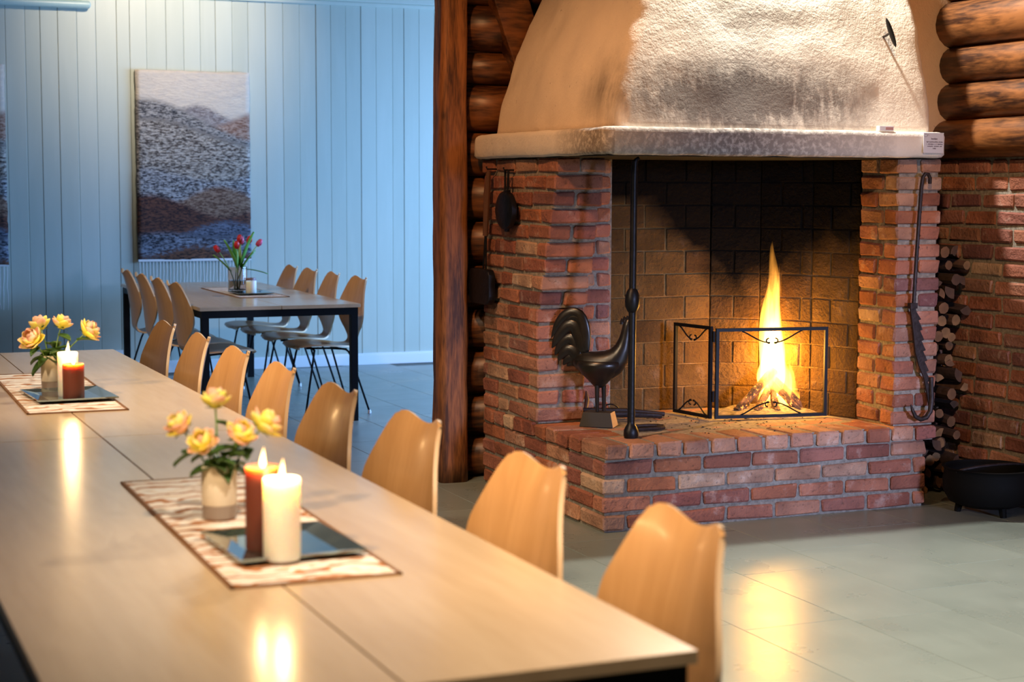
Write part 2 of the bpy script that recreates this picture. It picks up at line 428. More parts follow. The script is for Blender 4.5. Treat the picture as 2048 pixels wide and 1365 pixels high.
tr = MB().box((-3.2, 13.05, 2.915), (8.8, 13.094, 3.05)).box((-3.2, 13.07, 2.885), (8.8, 13.094, 2.915)).build('trim_1', M['bluewall'], bevel=.006); tag_structure(tr)

# ------------------------------------------------------------------ setting: other walls, ceiling, windows
def wall_with_window(name, axis, c, lo, hi, w0, w1, z0, z1, th, mat):
    """wall plane at axis=c, running lo..hi along the other axis, one opening w0..w1 x z0..z1"""
    mb = MB()
    for a, b2, za, zb in ((lo, w0, 0, 3.7), (w1, hi, 0, 3.7), (w0, w1, 0, z0), (w0, w1, z1, 3.7)):
        if axis == 1: mb.box((a, c, za), (b2, c + th, zb))
        else: mb.box((c, a, za), (c + th, b2, zb))
    return tag_structure(mb.build(name, mat))
def window(name, axis, c, w0, w1, z0, z1, nx, nz):
    mb = MB(); t = .05
    def seg(a, b2, za, zb):
        if axis == 1: mb.box((a, c - .03, za), (b2, c + .03, zb))
        else: mb.box((c - .03, a, za), (c + .03, b2, zb))
    seg(w0, w1, z0, z0 + t); seg(w0, w1, z1 - t, z1); seg(w0, w0 + t, z0, z1); seg(w1 - t, w1, z0, z1)
    for i in range(1, nx): x = w0 + (w1 - w0) * i / nx; seg(x - .015, x + .015, z0, z1)
    for i in range(1, nz): z = z0 + (z1 - z0) * i / nz; seg(w0, w1, z - .015, z + .015)
    return tag_structure(mb.build(name, M['white_paint']))
wall_with_window('wall_front', 1, -4.2, -3.2, 9.0, 4.05, 5.05, 1.0, 2.5, .15, M['plainwall'])
area = None
mb = MB()      # side wall of the blue room, its window and an added second opening
for a, b2, za, zb in ((7.7, 7.98, 0, 3.7), (9.02, 9.3, 0, 3.7), (12.1, 13.2, 0, 3.7), (7.98, 9.02, 0, .5), (7.98, 9.02, 2.3, 3.7), (9.3, 12.1, 0, .8), (9.3, 12.1, 2.7, 3.7)): mb.box((7.3, a, za), (7.45, b2, zb))
tag_structure(mb.build('wall_side', M['white_paint']))
tag_structure(MB().box((-3.35, -4.2, 0), (-3.2, 13.2, 3.7)).build('wall_left', M['plainwall']))
tag_structure(MB().box((-3.35, -4.2, 3.7), (9.0, 13.3, 3.85)).build('ceiling', M['ceiling']))
window('window_1', 1, -4.1, 4.05, 5.05, 1.0, 2.5, 2, 3)
window('added_window_3', 0, 7.4, 7.98, 9.02, .5, 2.3, 2, 2)  # added unseen window, holds the light that blues the floor
window('window_2', 0, 7.4, 9.3, 12.1, .8, 2.7, 4, 2)

# ------------------------------------------------------------------ bricks
_bm = {}
def brick_mesh(dx, dy, dz, mat, jit=.0042, ch=.0075):
    k = (round(dx, 3), round(dy, 3), round(dz, 3), mat.name)
    if k not in _bm:
        _bm[k] = []
    lst = _bm[k]
    if len(lst) < 4:
        vs = []; hx, hy, hz = dx/2, dy/2, dz/2
        key = {}
        for sx in (-1, 1):
            for sy in (-1, 1):
                for sz in (-1, 1):
                    j = Vector((rng.uniform(-jit, jit), rng.uniform(-jit, jit), rng.uniform(-jit, jit)))
                    for ax in range(3):
                        p = Vector((sx*hx, sy*hy, sz*hz)) + j
                        q = [p.x, p.y, p.z]
                        for o in range(3):
                            if o != ax: q[o] -= (sx, sy, sz)[o] * ch * rng.uniform(.6, 1.4)
                        key[(sx, sy, sz, ax)] = len(vs); vs.append(q)
        fs = []
        S = (-1, 1)
        for s in S:   # faces
            fs.append([key[(s, a, b, 0)] for a, b in ((-1,-1),(1,-1),(1,1),(-1,1))])
            fs.append([key[(a, s, b, 1)] for a, b in ((-1,-1),(1,-1),(1,1),(-1,1))])
            fs.append([key[(a, b, s, 2)] for a, b in ((-1,-1),(1,-1),(1,1),(-1,1))])
        for a in S:   # edges
            for b in S:
                fs.append([key[(a,b,-1,0)], key[(a,b,1,0)], key[(a,b,1,1)], key[(a,b,-1,1)]])
                fs.append([key[(a,-1,b,0)], key[(a,1,b,0)], key[(a,1,b,2)], key[(a,-1,b,2)]])
                fs.append([key[(-1,a,b,1)], key[(1,a,b,1)], key[(1,a,b,2)], key[(-1,a,b,2)]])
                for c in S: fs.append([key[(a,b,c,0)], key[(a,b,c,1)], key[(a,b,c,2)]])
        me = mesh_from('brick', vs, fs, mat)
        bm = bmesh.new(); bm.from_mesh(me); bmesh.ops.recalc_face_normals(bm, faces=bm.faces); bm.to_mesh(me); bm.free()
        lst.append(me); return me
    return rng.choice(lst)
def q5(v): return round(v / .005) * .005
def brick(parent, x0, x1, y0, y1, z0, z1, name='brick', mat=None, rz=0, jy=.004):
    mat = mat or M['brick']
    dx, dy, dz = max(.02, q5(x1-x0)), max(.02, q5(y1-y0)), z1 - z0
    o = bpy.data.objects.new(name, brick_mesh(dx, dy, dz, mat))
    o.location = ((x0+x1)/2 + rng.uniform(-jy, jy)*.6, (y0+y1)/2 + rng.uniform(-jy, jy)*.6, (z0+z1)/2)
    o.rotation_euler = (rng.uniform(-.006, .006), rng.uniform(-.006, .006), rz + rng.uniform(-.008, .008))
    return link(o, parent)
BL, BW, BH, JT = .228, .105, .062, .015
CH = .0772

FP = thing('fireplace', (0, 0, 0), 'open brick corner fireplace with a white plastered hood and mantel', 'fireplace')
FP.location = (0, 0, 0)
# --- hearth base, rows of bricks under the hearth
XL, XR, YF, YB = 3.10, 4.745, 6.31, 7.66
base = MB().box((XL + .012, YF + .012, 0), (XR - .012, YB, .372)).build('hearth_base', M['mortar'], FP)
def run_x(parent, x, x1, y0, y1, z0, z1, first=None, L=BL):
    while x < x1 - .03:
        w = first if first else L; first = None
        xe = min(x + w, x1)
        if x1 - xe < .05: xe = x1
        brick(parent, x, xe, y0, y1, z0, z1); x = xe + JT
def run_y(parent, y, y1, x0, x1, z0, z1, first=None, alt=None):
    k = 0
    while y < y1 - .03:
        w = first if first else (alt[k % len(alt)] if alt else BL); first = None; k += 1
        ye = min(y + w, y1)
        if y1 - ye < .05: ye = y1
        brick(parent, x0, x1, y, ye, z0, z1); y = ye + JT
for i in range(4):
    z0 = .008 + i * CH; z1 = z0 + BH
    if i % 2 == 0:
        brick(base, XL, XL + BW, YF, YF + BL, z0, z1)
        run_x(base, XL + BW + JT, XR, YF, YF + BW, z0, z1)
        run_y(base, YF + BL + JT, YB, XL, XL + BW, z0, z1)
    else:
        brick(base, XL, XL + BL, YF, YF + BW, z0, z1)
        run_x(base, XL + BL + JT, XR, YF, YF + BW, z0, z1)
        run_y(base, YF + BW + JT, YB, XL, XL + BW, z0, z1)
# right return of the base
for i in range(4):
    z0 = .008 + i * CH
    run_y(base, YF + BW + JT, 6.9, XR - BW, XR, z0, z0 + BH, first=BL if i % 2 else BW)
# --- hearth: header course along the front and the left side, flat pavers behind
hz0, hz1 = .312, .375
hearth = MB().box((XL + .005, YF - .008, .309), (4.77, YB, .366)).build('hearth', M['mortar'], FP)
x = XL - .005
brick(hearth, x, x + .10, YF - .027, YF + .21, hz0, hz1, 'hearth_brick')
x += .10 + .018
while x < 4.77:
    xe = min(x + .115, 4.785)
    if 4.785 - xe < .06: xe = 4.785
    brick(hearth, x, xe, YF - .027, YF + .205, hz0, hz1, 'hearth_brick', M['brick'] if rng.random() < .8 else M['hearth_brick']); x = xe + .018
y = YF + .225
while y < YB - .05:
    ye = min(y + .105, YB)
    brick(hearth, XL - .012, XL + .215, y, ye, hz0, hz1, 'hearth_brick', M['brick']); y = ye + .018
y = YF + .218; k = 0
while y < 7.22:
    x = XL + .228 - (.115 if k % 2 else 0) + (.115 if k % 2 else 0) * 1.0
    if k % 2:
        brick(hearth, x, x + .11, y, y + .108, hz0, hz1 - .003, 'hearth_brick', M['hearth_brick'], jy=.002); x += .116
    while x < 4.56:
        xe = min(x + BL, 4.60)
        brick(hearth, x, xe, y, y + .108, hz0, hz1 - .003, 'hearth_brick', M['hearth_brick'], jy=.002); x = xe + .006
    y += .114; k += 1
# --- left pier, corbelled out towards the front
lp = MB()
def lp_front(z): return 7.0 if z < .88 else 7.0 - .21 * min(1, (z - .88) / .68)
NC = 16; CP = (1.588 - .375) / NC
for i in range(NC):
    z0 = .375 + i * CP
    lp.box((XL + .012, lp_front(z0 + .03) + .012, z0), (3.338, YB, z0 + CP))
    lp.box((3.338, 7.14, z0), (3.54, YB, z0 + CP))
pier1 = lp.build('pier', M['mortar'], FP)
for i in range(NC):
    z0 = .375 + i * CP + .010; z1 = z0 + CP - .015; yf = lp_front(z0 + .03)
    if i % 2 == 0:
        brick(pier1, XL, XL + .238, yf, yf + BW, z0, z1)
        run_y(pier1, yf + BW + JT, YB, XL, XL + BW, z0, z1, alt=(BL, BW) if i % 4 == 0 else (BL, BL))
    else:
        brick(pier1, XL, XL + .112, yf, yf + BL, z0, z1)
        brick(pier1, XL + .112 + JT, XL + .24, yf, yf + BL, z0, z1)
        run_y(pier1, yf + BL + JT, YB, XL, XL + BW, z0, z1)
    if i % 2: brick(pier1, 3.345, 3.53, 7.128, 7.23, z0, z1)
    else:
        brick(pier1, 3.345, 3.45, 7.128, 7.23, z0, z1); brick(pier1, 3.463, 3.53, 7.128, 7.23, z0, z1)
# --- right pier
PX0, PX1 = 4.555, 4.79
pier2 = MB().box((PX0 + .012, YF + .012, .375), (PX1 - .012, 7.4, 1.588)).build('pier', M['mortar'], FP)
for i in range(NC):
    z0 = .375 + i * CP + .010; z1 = z0 + CP - .015
    if i % 2 == 0:
        brick(pier2, PX0, PX1, YF, YF + BW, z0, z1)
        run_y(pier2, YF + BW + JT, 6.60, PX0, PX0 + BW, z0, z1)
        run_y(pier2, YF + BW + JT, 6.80, PX1 - BW, PX1, z0, z1)
    else:
        brick(pier2, PX0, PX0 + .11, YF, YF + BL - .08, z0, z1)
        brick(pier2, PX0 + .11 + JT, PX1, YF, YF + BL, z0, z1)
        run_y(pier2, YF + BL - .08 + JT, 6.60, PX0, PX0 + BW, z0, z1, first=.12)
# --- firebox lining of larger fire bricks
FBX = [(3.54, 7.22), (4.12, 7.22), (4.32, 7.09), (4.47, 6.86), (4.560, 6.60)]
fbm = MB()
def wall_seg(mb, p, q, z0, z1, th, off):
    p, q = Vector((*p, 0)), Vector((*q, 0)); t = (q - p).normalized(); n = Vector((-t.y, t.x, 0))
    a, b2 = p + n * off, q + n * off; c, d = q + n * (off + th), p + n * (off + th)
    vs = [Vector((v.x, v.y, z)) for z in (z0, z1) for v in (a, b2, c, d)]
    mb.add(vs, [(0,3,2,1),(4,5,6,7),(0,1,5,4),(1,2,6,5),(2,3,7,6),(3,0,4,7)])
for p, q in zip(FBX[:-1], FBX[1:]): wall_seg(fbm, p, q, .37, 1.588, .16, .006)
firebox = fbm.build('firebox', M['fire_mortar'], FP)
FH = .1105
for ci in range(11):
    z0 = .375 + ci * FH + .003; z1 = min(z0 + FH - .006, 1.586)
    for si, (p, q) in enumerate(zip(FBX[:-1], FBX[1:])):
        P, Q = Vector((*p, 0)), Vector((*q, 0)); t = (Q - P).normalized(); n = Vector((-t.y, t.x, 0)); Ln = (Q - P).length
        ang = math.atan2(t.y, t.x); s = 0.0; first = .108 if (ci + si) % 2 else .215
        while s < Ln - .01:
            e = min(s + first, Ln); first = .215
            if Ln - e < .04: e = Ln
            mid = P + t * ((s + e) / 2) + n * .055
            o = bpy.data.objects.new('fire_brick', brick_mesh(max(.02, q5(e - s) - .005), .11, z1 - z0, M['fire_brick'], .0012, .003))
            o.location = (mid.x + n.x*rng.uniform(-.002, .002), mid.y + n.y*rng.uniform(-.002, .002), (z0 + z1) / 2); o.rotation_euler = (0, 0, ang)
            link(o, firebox); s = e + .005
# --- mantel slab and hood
def rrect(x0, x1, y0, y1, z, r, n=14, nc=6):
    pts = []
    cs = [((x1 - r, y0 + r), -PI/2), ((x1 - r, y1 - r), 0), ((x0 + r, y1 - r), PI/2), ((x0 + r, y0 + r), PI)]
    for k, ((cx, cy), a0) in enumerate(cs):
        for j in range(nc + 1):
            a = a0 + PI/2 * j / nc; pts.append(Vector((cx + r*math.cos(a), cy + r*math.sin(a), z)))
        (nx, ny), a1 = cs[(k+1) % 4]
        p0 = pts[-1]; p1 = Vector((nx + r*math.cos(a1), ny + r*math.sin(a1), z))
        for j in range(1, n): pts.append(p0.lerp(p1, j / n))
    return pts
def roughen(rings, amt, sc, zamt=0):
    for ring in rings:
        cx = sum(v.x for v in ring) / len(ring); cy = sum(v.y for v in ring) / len(ring)
        for v in ring:
            d = noise.fractal(v * sc, 1.0, 2.0, 4) * amt
            w = Vector((v.x - cx, v.y - cy, 0)).normalized(); v += w * d
            v.z += zamt * noise.noise(v * 9)
rings = []
for z, ins in ((1.588, .05), (1.588, .022), (1.592, .008), (1.602, .0), (1.64, 0), (1.68, 0), (1.692, .003), (1.700, .010), (1.705, .024), (1.705, .06)):
    rings.append(rrect(3.068 + ins, 4.778 - ins, 6.248 + ins, 7.73 - ins, z, .05, 60))
roughen(rings, .004, 11, .004)
MB().loft(rings).build('mantel', M['slab'], FP, smooth=True, split=0)
rings = []
HP = [(1.70, 3.170, 4.755, 6.315), (1.78, 3.178, 4.760, 6.338), (1.86, 3.195, 4.766, 6.362), (1.96, 3.228, 4.770, 6.392), (2.07, 3.272, 4.770, 6.425), (2.17, 3.315, 4.767, 6.455), (2.25, 3.350, 4.763, 6.480), (2.35, 3.398, 4.755, 6.515), (2.60, 3.50, 4.72, 6.61), (3.0, 3.62, 4.66, 6.75), (3.72, 3.74, 4.62, 6.90)]
def hp(z):
    for a, b2 in zip(HP[:-1], HP[1:]):
        if z <= b2[0]:
            t = (z - a[0]) / (b2[0] - a[0]); return [a[k] + (b2[k] - a[k]) * t for k in range(1, 4)]
    return HP[-1][1:]
z = 1.70
while z <= 3.70:
    a, b2, c = hp(z); rings.append(rrect(a, b2, c, 7.70, z, .055, 44, 8)); z += .03 if z < 2.5 else .12
roughen(rings, .013, 4.5)
MB().loft(rings).build('hood', M['hood'], FP, smooth=True, split=0)
MB().box((3.09, 6.272, 1.5845), (4.756, 7.66, 1.5875)).build('underside_sheet', M['soot'], FP)  # added thin black sheet covering the mantel underside

# ------------------------------------------------------------------ timber: post, log walls, brace, plaster niche
def log_mesh(L, r, seed, n=14, m=12, squash=1.0):
    """round log along local x, irregular"""
    rr = random.Random(seed); vs = []; fs = []
    ph = rr.uniform(0, 50)
    for i in range(m + 1):
        x = -L/2 + L * i / m
        k = 1 + .05 * noise.noise(Vector((x * 1.3 + ph, 0, 0)))
        oy, oz = .010 * noise.noise(Vector((x*.9 + ph, 5, 0))), .008 * noise.noise(Vector((x*.9 + ph, 9, 0)))
        for j in range(n):
            a = 2*PI*j/n; q = r * k * (1 + .035 * noise.noise(Vector((x*2 + ph, math.cos(a)*2, math.sin(a)*2))))
            vs.append((x, q*math.cos(a)*1.0 + oy, q*math.sin(a)*squash + oz))
    fs = [(i*n+j, i*n+(j+1)%n, (i+1)*n+(j+1)%n, (i+1)*n+j) for i in range(m) for j in range(n)]
    fs += [tuple(reversed(range(n))), tuple(m*n+j for j in range(n))]
    me = mesh_from('log', vs, fs, M['log']); 
    bm = bmesh.new(); bm.from_mesh(me); bmesh.ops.recalc_face_normals(bm, faces=bm.faces); bm.to_mesh(me); bm.free()
    me.shade_smooth()
    return me
wm = tag_structure(MB().box((3.02, 7.86, 0), (8.8, 7.96, 3.7)).build('wall_middle', M['soot']))
wm.data.materials[0] = M['plainwall']
zb = [0.0, .21, .42, .64, .85, 1.07, 1.285, 1.505, 1.722, 1.957, 2.115, 2.340, 2.56, 2.78, 3.0, 3.22, 3.44, 3.7]
for k, (a, b2) in enumerate(zip(zb[:-1], zb[1:])):
    o = bpy.data.objects.new('log', log_mesh(5.75, (b2 - a) / 2 * 1.0, k + 3, 14, 26)); o.location = (5.93, 7.86, (a + b2) / 2); link(o, wm)
rings = []
for i in range(38):
    z = i * .1; t = z / 3.7
    x0, x1 = 2.886 + .016 * t, 3.040 - .006 * t
    ring = rrect(x0, x1, 7.68, 7.83, z, .035, 4, 3)
    rings.append(ring)
roughen(rings, .010, 3.0)
p = MB().loft(rings).build('timber_post', M['post'], smooth=True, split=0, loc=(2.96, 7.755, 0))
tag(p, 'rough brown timber post standing between the blue room and the fireplace', 'post')
mb = MB()
a, b2 = Vector((3.46, 7.76, 1.80)), Vector((3.09, 7.76, 2.90)); t = (b2 - a).normalized(); w = t.cross(Vector((0, 1, 0))).normalized()
rings = []
for i in range(14):
    c = a.lerp(b2, i / 13)
    rings.append([c + w*sx*.088 + Vector((0, sy*.05, 0)) + Vector((noise.noise(c*5+Vector((sx,sy,0)))*.006, 0, 0)) for sx, sy in ((-1,-1),(-.6,-1.1),(0,-1.15),(.6,-1.1),(1,-1),(1,1),(-1,1))])
o = mb.loft(rings).build('brace', M['log'], wm, bevel=.006)
o['label'] = 'dark diagonal timber brace crossing the logs'

wr = MB().box((5.132, -4.2, 0), (5.4, 7.9, 1.60)).box((5.14, -4.2, 1.60), (5.4, 7.9, 3.7))
wr = tag_structure(wr.build('wall_right', M['mortar']))
CR = .0799
for i in range(20):
    z0 = .006 + i * CR; y = 5.15 + (.12 if i % 2 else 0) + rng.uniform(-.03, .03)
    while y < 7.5:
        L_ = .225 + rng.uniform(-.012, .012)
        if rng.random() < .07: L_ = .10
        brick(wr, 5.12, 5.22, y, y + L_, z0 + rng.uniform(-.002, .002), z0 + .063)
        y += L_ + .017
mb = MB()
for i in range(20):
    z0 = .006 + i * CR; y = -4.1 + (.12 if i % 2 else 0)
    while y < 4.95:
        L_ = min(.225 + rng.uniform(-.012, .012), 5.10 - y)
        mb.box((5.12 + rng.uniform(-.003, .003), y, z0), (5.20, y + L_, z0 + .063)); y += L_ + .017
mb.build('brick_field', M['brick'], wr, bevel=0)['kind'] = 'stuff'
lz = [1.600, 1.775, 1.950, 2.122, 2.335, 2.54, 2.75, 2.96, 3.18, 3.42, 3.7]
for k, (a, b2) in enumerate(zip(lz[:-1], lz[1:])):
    o = bpy.data.objects.new('log', log_mesh(10.95, (b2 - a) / 2 * 1.04, 60 + k, 18, 40)); o.location = (5.145 - [.035, .005, 0, .005, .0][min(k, 4)], 1.33, (a + b2) / 2); o.rotation_euler = (0, 0, PI/2); link(o, wr)
rings = []
pl = MB().box((4.60, 6.70, 1.60), (5.15, 6.80, 3.7)).build('wall_niche', M['wallplaster']); tag_structure(pl)

# ------------------------------------------------------------------ firewood stack and cauldron
def two_mat(name, barkc, endc):
    b1 = plain(name + '_bark', barkc, .9, 0, 30, .4, .5); return b1, plain(name + '_end', endc, .8, 0, 25, .3, .2)
FW = [two_mat('firewood_a', (.05,.025,.015), (.15,.07,.028)), two_mat('firewood_b', (.10,.05,.03), (.22,.115,.045)), two_mat('firewood_c', (.04,.022,.015), (.075,.036,.018))]
fwm = []
for k in range(10):
    rr = random.Random(200 + k); r = rr.uniform(.022, .034); n = 9
    if k % 2: ang = [2*PI*j/n for j in range(n)]; prof = [(math.cos(a)*r*rr.uniform(.9, 1.08), math.sin(a)*r*rr.uniform(.88, 1.05)) for a in ang]
    else:      # split wedge
        s0 = rr.uniform(0, 6.28); prof = []
        for j in range(n - 2): a = s0 + 1.9 * j / (n - 3); prof.append((math.cos(a)*r*1.5 - math.cos(s0+.95)*r*.8, math.sin(a)*r*1.5 - math.sin(s0+.95)*r*.8))
        prof.append((-math.cos(s0+.95)*r*.8, -math.sin(s0+.95)*r*.8))
    n = len(prof); Lg = .30
    vs = [(x, -Lg/2, z) for x, z in prof] + [(x*1.02, 0, z*1.02) for x, z in prof] + [(x, Lg/2, z) for x, z in prof]
    fs = [(i*n+j, i*n+(j+1)%n, (i+1)*n+(j+1)%n, (i+1)*n+j) for i in range(2) for j in range(n)] + [tuple(range(n)), tuple(2*n+j for j in range(n))]
    fm = [0]*(2*n) + [1, 1]
    bk, en = FW[k % 3]
    me = mesh_from('firewood_log', vs, fs, [bk, en], False, fm)
    bm = bmesh.new(); bm.from_mesh(me); bmesh.ops.recalc_face_normals(bm, faces=bm.faces); bm.to_mesh(me); bm.free()
    fwm.append((me, r, min(v[2] for v in vs), max(v[2] for v in vs)))
z = .0; row = 0; zz = .036
while zz < 1.17:
    for ci, x in enumerate((4.865, 4.935, 5.005, 5.075)):
        me, r, _, _ = rng.choice(fwm)
        o = bpy.data.objects.new('firewood_log', me)
        o.location = (x + rng.uniform(-.018, .018) + (.018 if row % 2 else -.004), 6.70 + rng.uniform(-.06, .05), zz + rng.uniform(-.014, .014))
        o.rotation_euler = (rng.uniform(-.08, .12), rng.uniform(-3, 3), rng.uniform(-.22, .12))
        COL.objects.link(o)
        tag(o, 'short firewood log in the tall stack between fireplace and brick wall', 'firewood', 'firewood logs stacked beside the fireplace')
    zz += .066; row += 1

def ringtube(mb, c, R, r, n=28, k=8, axis='z'):
    c = Vector(c); vs = []
    for i in range(n):
        a = 2*PI*i/n
        for j in range(k):
            b = 2*PI*j/k; rad = R + r*math.cos(b)
            vs.append(c + Vector((rad*math.cos(a), rad*math.sin(a), r*math.sin(b))))
    mb.add(vs, [(i*k+j, ((i+1)%n)*k+j, ((i+1)%n)*k+(j+1)%k, i*k+(j+1)%k) for i in range(n) for j in range(k)])
cl = (4.905, 6.07, 0)
cd = thing('cauldron', cl, 'wide black iron cauldron on the floor below the brick wall', 'cauldron')
prof = [(.06,.03),(.12,.035),(.17,.055),(.195,.10),(.20,.15),(.192,.19),(.198,.205),(.205,.21),(.190,.212),(.183,.19),(.185,.14),(.16,.07),(.10,.05)]
MB().lathe(prof, (0,0,0), 36, capt=True).build('bowl', M['cauldron'], cd, smooth=True)
for k in range(3):
    a = k*2.1 + .4; MB().tube([(.12*math.cos(a), .12*math.sin(a), .05), (.13*math.cos(a), .13*math.sin(a), 0)], [.018, .014], 8).build('foot', M['cauldron'], cd)
MB().tube([(.19*math.cos(a), -.02 - .05*math.sin(a), .20 + .03*math.sin(a)) for a in [PI*i/14 for i in range(15)]], .006, 8).build('handle', M['rust_iron'], cd, smooth=True)

# ------------------------------------------------------------------ iron things round the fireplace
# support pole at the open corner of the hearth
pc = (3.30, 6.45, .375)
pole = thing('iron_pole', pc, 'tall black iron pole standing at the open corner of the hearth', 'pole')
MB().lathe([(.030,0),(.033,.015),(.032,.035),(.024,.052),(.017,.062),(.0165,.075)], n=20).build('foot', M['black_iron'], pole, smooth=True)
MB().tube([(0,0,.06),(0.001,0,.5),(.002,0,.9),(.003,0,1.14),(.006,.0,1.19)], [.0165,.0165,.015,.0145,.0135], 16).build('shaft', M['black_iron'], pole, smooth=True)
MB().lathe([(.016,.545),(.022,.552),(.030,.570),(.0325,.595),(.030,.620),(.022,.640),(.016,.648)], n=20).build('knob', M['black_iron'], pole, smooth=True)
MB().tube([(.004,0,1.17),(.012,0,1.195),(.022,0,1.203),(.028,.0,1.196)], [.012,.010,.008,.005], 10).build('hook', M['black_iron'], pole, smooth=True)

# rooster statue
M['lacquer'] = plain('black_lacquered_wood', (.010,.008,.007), .30, 0, 30, .3, .05); M['matt_black'] = plain('matt_black_wood', (.012,.010,.009), .6)
rs = thing('rooster_statue', (3.335, 6.84, .375), 'black carved rooster statue on a wooden block on the hearth', 'statue', rz=math.radians(-40))
S_ = .000485
def rp(zx, zy, d=0): return Vector(((zx - 560) * S_, d, (1175 - zy) * S_))
mb = MB()
for d0, d1 in ((0, 1),):
    bw, tw, bh, dp = .158/2, .128/2, .066, .052
    mb.add([(-bw,-dp,0),(bw,-dp,0),(bw,dp,0),(-bw,dp,0),(-tw,-dp*.8,bh),(tw,-dp*.8,bh),(tw,dp*.8,bh),(-tw,dp*.8,bh)], [(0,3,2,1),(4,5,6,7),(0,1,5,4),(2,3,7,6),(1,2,6,5),(3,0,4,7)])
mb.m[4] = 1; mb.m[5] = 1
mb.build('plinth', [M['matt_black'], M['base_wood']], rs, bevel=.002)
def ell(c, t, ra, rb, n=16):
    t = t.normalized(); a = t.cross(Vector((0,1,0))).normalized()
    return [c + a*math.cos(2*PI*j/n)*ra + Vector((0,1,0))*math.sin(2*PI*j/n)*rb for j in range(n)]
path = [(300,575,30,.7),(350,570,75,.7),(430,590,115,.75),(520,615,140,.75),(610,610,145,.75),(690,570,130,.75),(745,510,105,.75),(785,430,76,.8),(805,350,58,.85),(818,280,50,.9),(830,225,50,.9),(845,185,44,.85),(862,165,24,.8),(868,160,5,.8)]
cs = [rp(a, b) for a, b, _, _ in path]; rings = []
for i, (a, b, r, k) in enumerate(path):
    t = cs[min(i+1, len(cs)-1)] - cs[max(i-1, 0)]; rings.append(ell(cs[i], t, r*S_, r*S_*k))
mb = MB().loft(rings)
rings = [ell(rp(560, y), Vector((0,0,-1)), r*S_, r*S_*.75) for y, r in ((560, 230), (620, 220), (680, 175), (740, 110), (790, 60), (815, 35))]
mb.loft(rings); mb.build('body', M['lacquer'], rs, smooth=True, split=0)
fe = [([(430,500),(425,350),(415,220),(370,125),(290,105),(200,160),(140,250),(95,370)],[50,55,60,62,60,50,34,4]),
      ([(410,520),(390,400),(350,270),(290,215),(210,270),(150,370),(97,465)],[55,60,64,62,54,38,4]),
      ([(390,540),(345,430),(295,350),(230,370),(170,450),(125,530)],[55,60,60,54,38,4]),
      ([(375,560),(320,480),(260,450),(200,510),(160,580)],[55,56,52,36,4]),
      ([(365,575),(310,530),(255,540),(205,620)],[50,50,42,4]), ([(380,590),(320,570),(275,590),(245,625)],[45,42,30,4]),
      ([(440,480),(435,360),(420,240),(380,160),(310,140),(230,200)],[36,50,60,60,50,30])]
for k, (pts, rr) in enumerate(fe):
    # densify
    P = [rp(a, b, (k % 3 - 1) * .010) for a, b in pts]
    MB().tube(P, [r*S_*(1.0 if k in (0, 6) else 1.28) for r in rr], 12, flat=None).build('tail_feather', M['lacquer'], rs, smooth=True, subsurf=1)
    o = COL.objects[-1] if False else None
for ch in [c for c in rs.children if c.name.startswith('tail_feather')]: ch.scale = (1, .45, 1)
mb = MB()
for a, b, h in ((775,190,60),(800,170,62),(828,160,58),(852,155,50),(876,165,42)):
    c = rp(a, b); mb.tube([c + Vector((0,0,-.012)), c + Vector((0,0,.004)), c + Vector((-.003,0,h*S_*.5))], [.011,.009,.0015], 8)
mb.build('comb', M['lacquer'], rs, smooth=True)
MB().tube([rp(865,195), rp(905,212)], [.012,.001], 8).build('beak', M['lacquer'], rs, smooth=True)
MB().tube([rp(858,225), rp(866,260), rp(862,290)], [.006,.011,.003], 8).build('wattle', M['lacquer'], rs, smooth=True)
for s, x in ((-1, 552), (1, 602)):
    MB().tube([rp(x-4, 790, s*.014), rp(x, 1036, s*.014)], [.011,.008], 10).build('leg', M['lacquer'], rs, smooth=True)

# things lying on the hearth
c = Vector((3.49, 6.66, .376))
mb = MB(); mb.tube([c + Vector((-.07,-.045,.008)), c + Vector((.02,-.05,.008)), c + Vector((.065,-.03,.008)), c + Vector((.08,0,.008)), c + Vector((.065,.03,.008)), c + Vector((.02,.05,.008)), c + Vector((-.07,.045,.008))], .009, 8)
o = mb.build('horseshoe', M['rust_iron'], loc=tuple(c), smooth=True); tag(o, 'rusty iron loop lying on the hearth behind the pole', 'iron loop')
for k, (a, b2) in enumerate(((( 3.36, 7.02, .40), (3.70, 6.92, .392)), ((3.36, 7.06, .418), (3.74, 6.97, .392)))):
    a, b2 = Vector(a), Vector(b2)
    o = MB().tube([a, a.lerp(b2, .5) + Vector((0,0,.006)), b2], [.012,.014,.011], 8).build('fire_tong', M['rust_iron'], loc=(a.x, a.y, .376), smooth=True)
    tag(o, 'black iron fire tong lying behind the rooster, ' + ('upper one' if k else 'lower one'), 'fire tool')
mb = MB(); mb.tube([(3.50 + .055*math.cos(a), 7.06, .390 + .05*math.sin(a)) for a in [PI*i/12 for i in range(13)]], .004, 6)
tag(mb.build('iron_hoop', M['black_iron'], loc=(3.5, 7.06, .376), smooth=True), 'thin curved black iron hoop standing behind the tongs', 'hoop')
mb = MB(); mb.tube([(3.345, 7.06, .40), (3.355, 7.08, .47), (3.372, 7.10, .53)], [.010,.013,.004], 8); mb.tube([(3.37, 7.06, .40), (3.395, 7.09, .46), (3.40, 7.11, .50)], [.008,.012,.004], 8)
tag(mb.build('kindling_bundle', M['dark_wood'], loc=(3.37, 7.08, .376), smooth=True), 'dark pointed kindling sticks leaning in the corner behind the rooster', 'kindling')

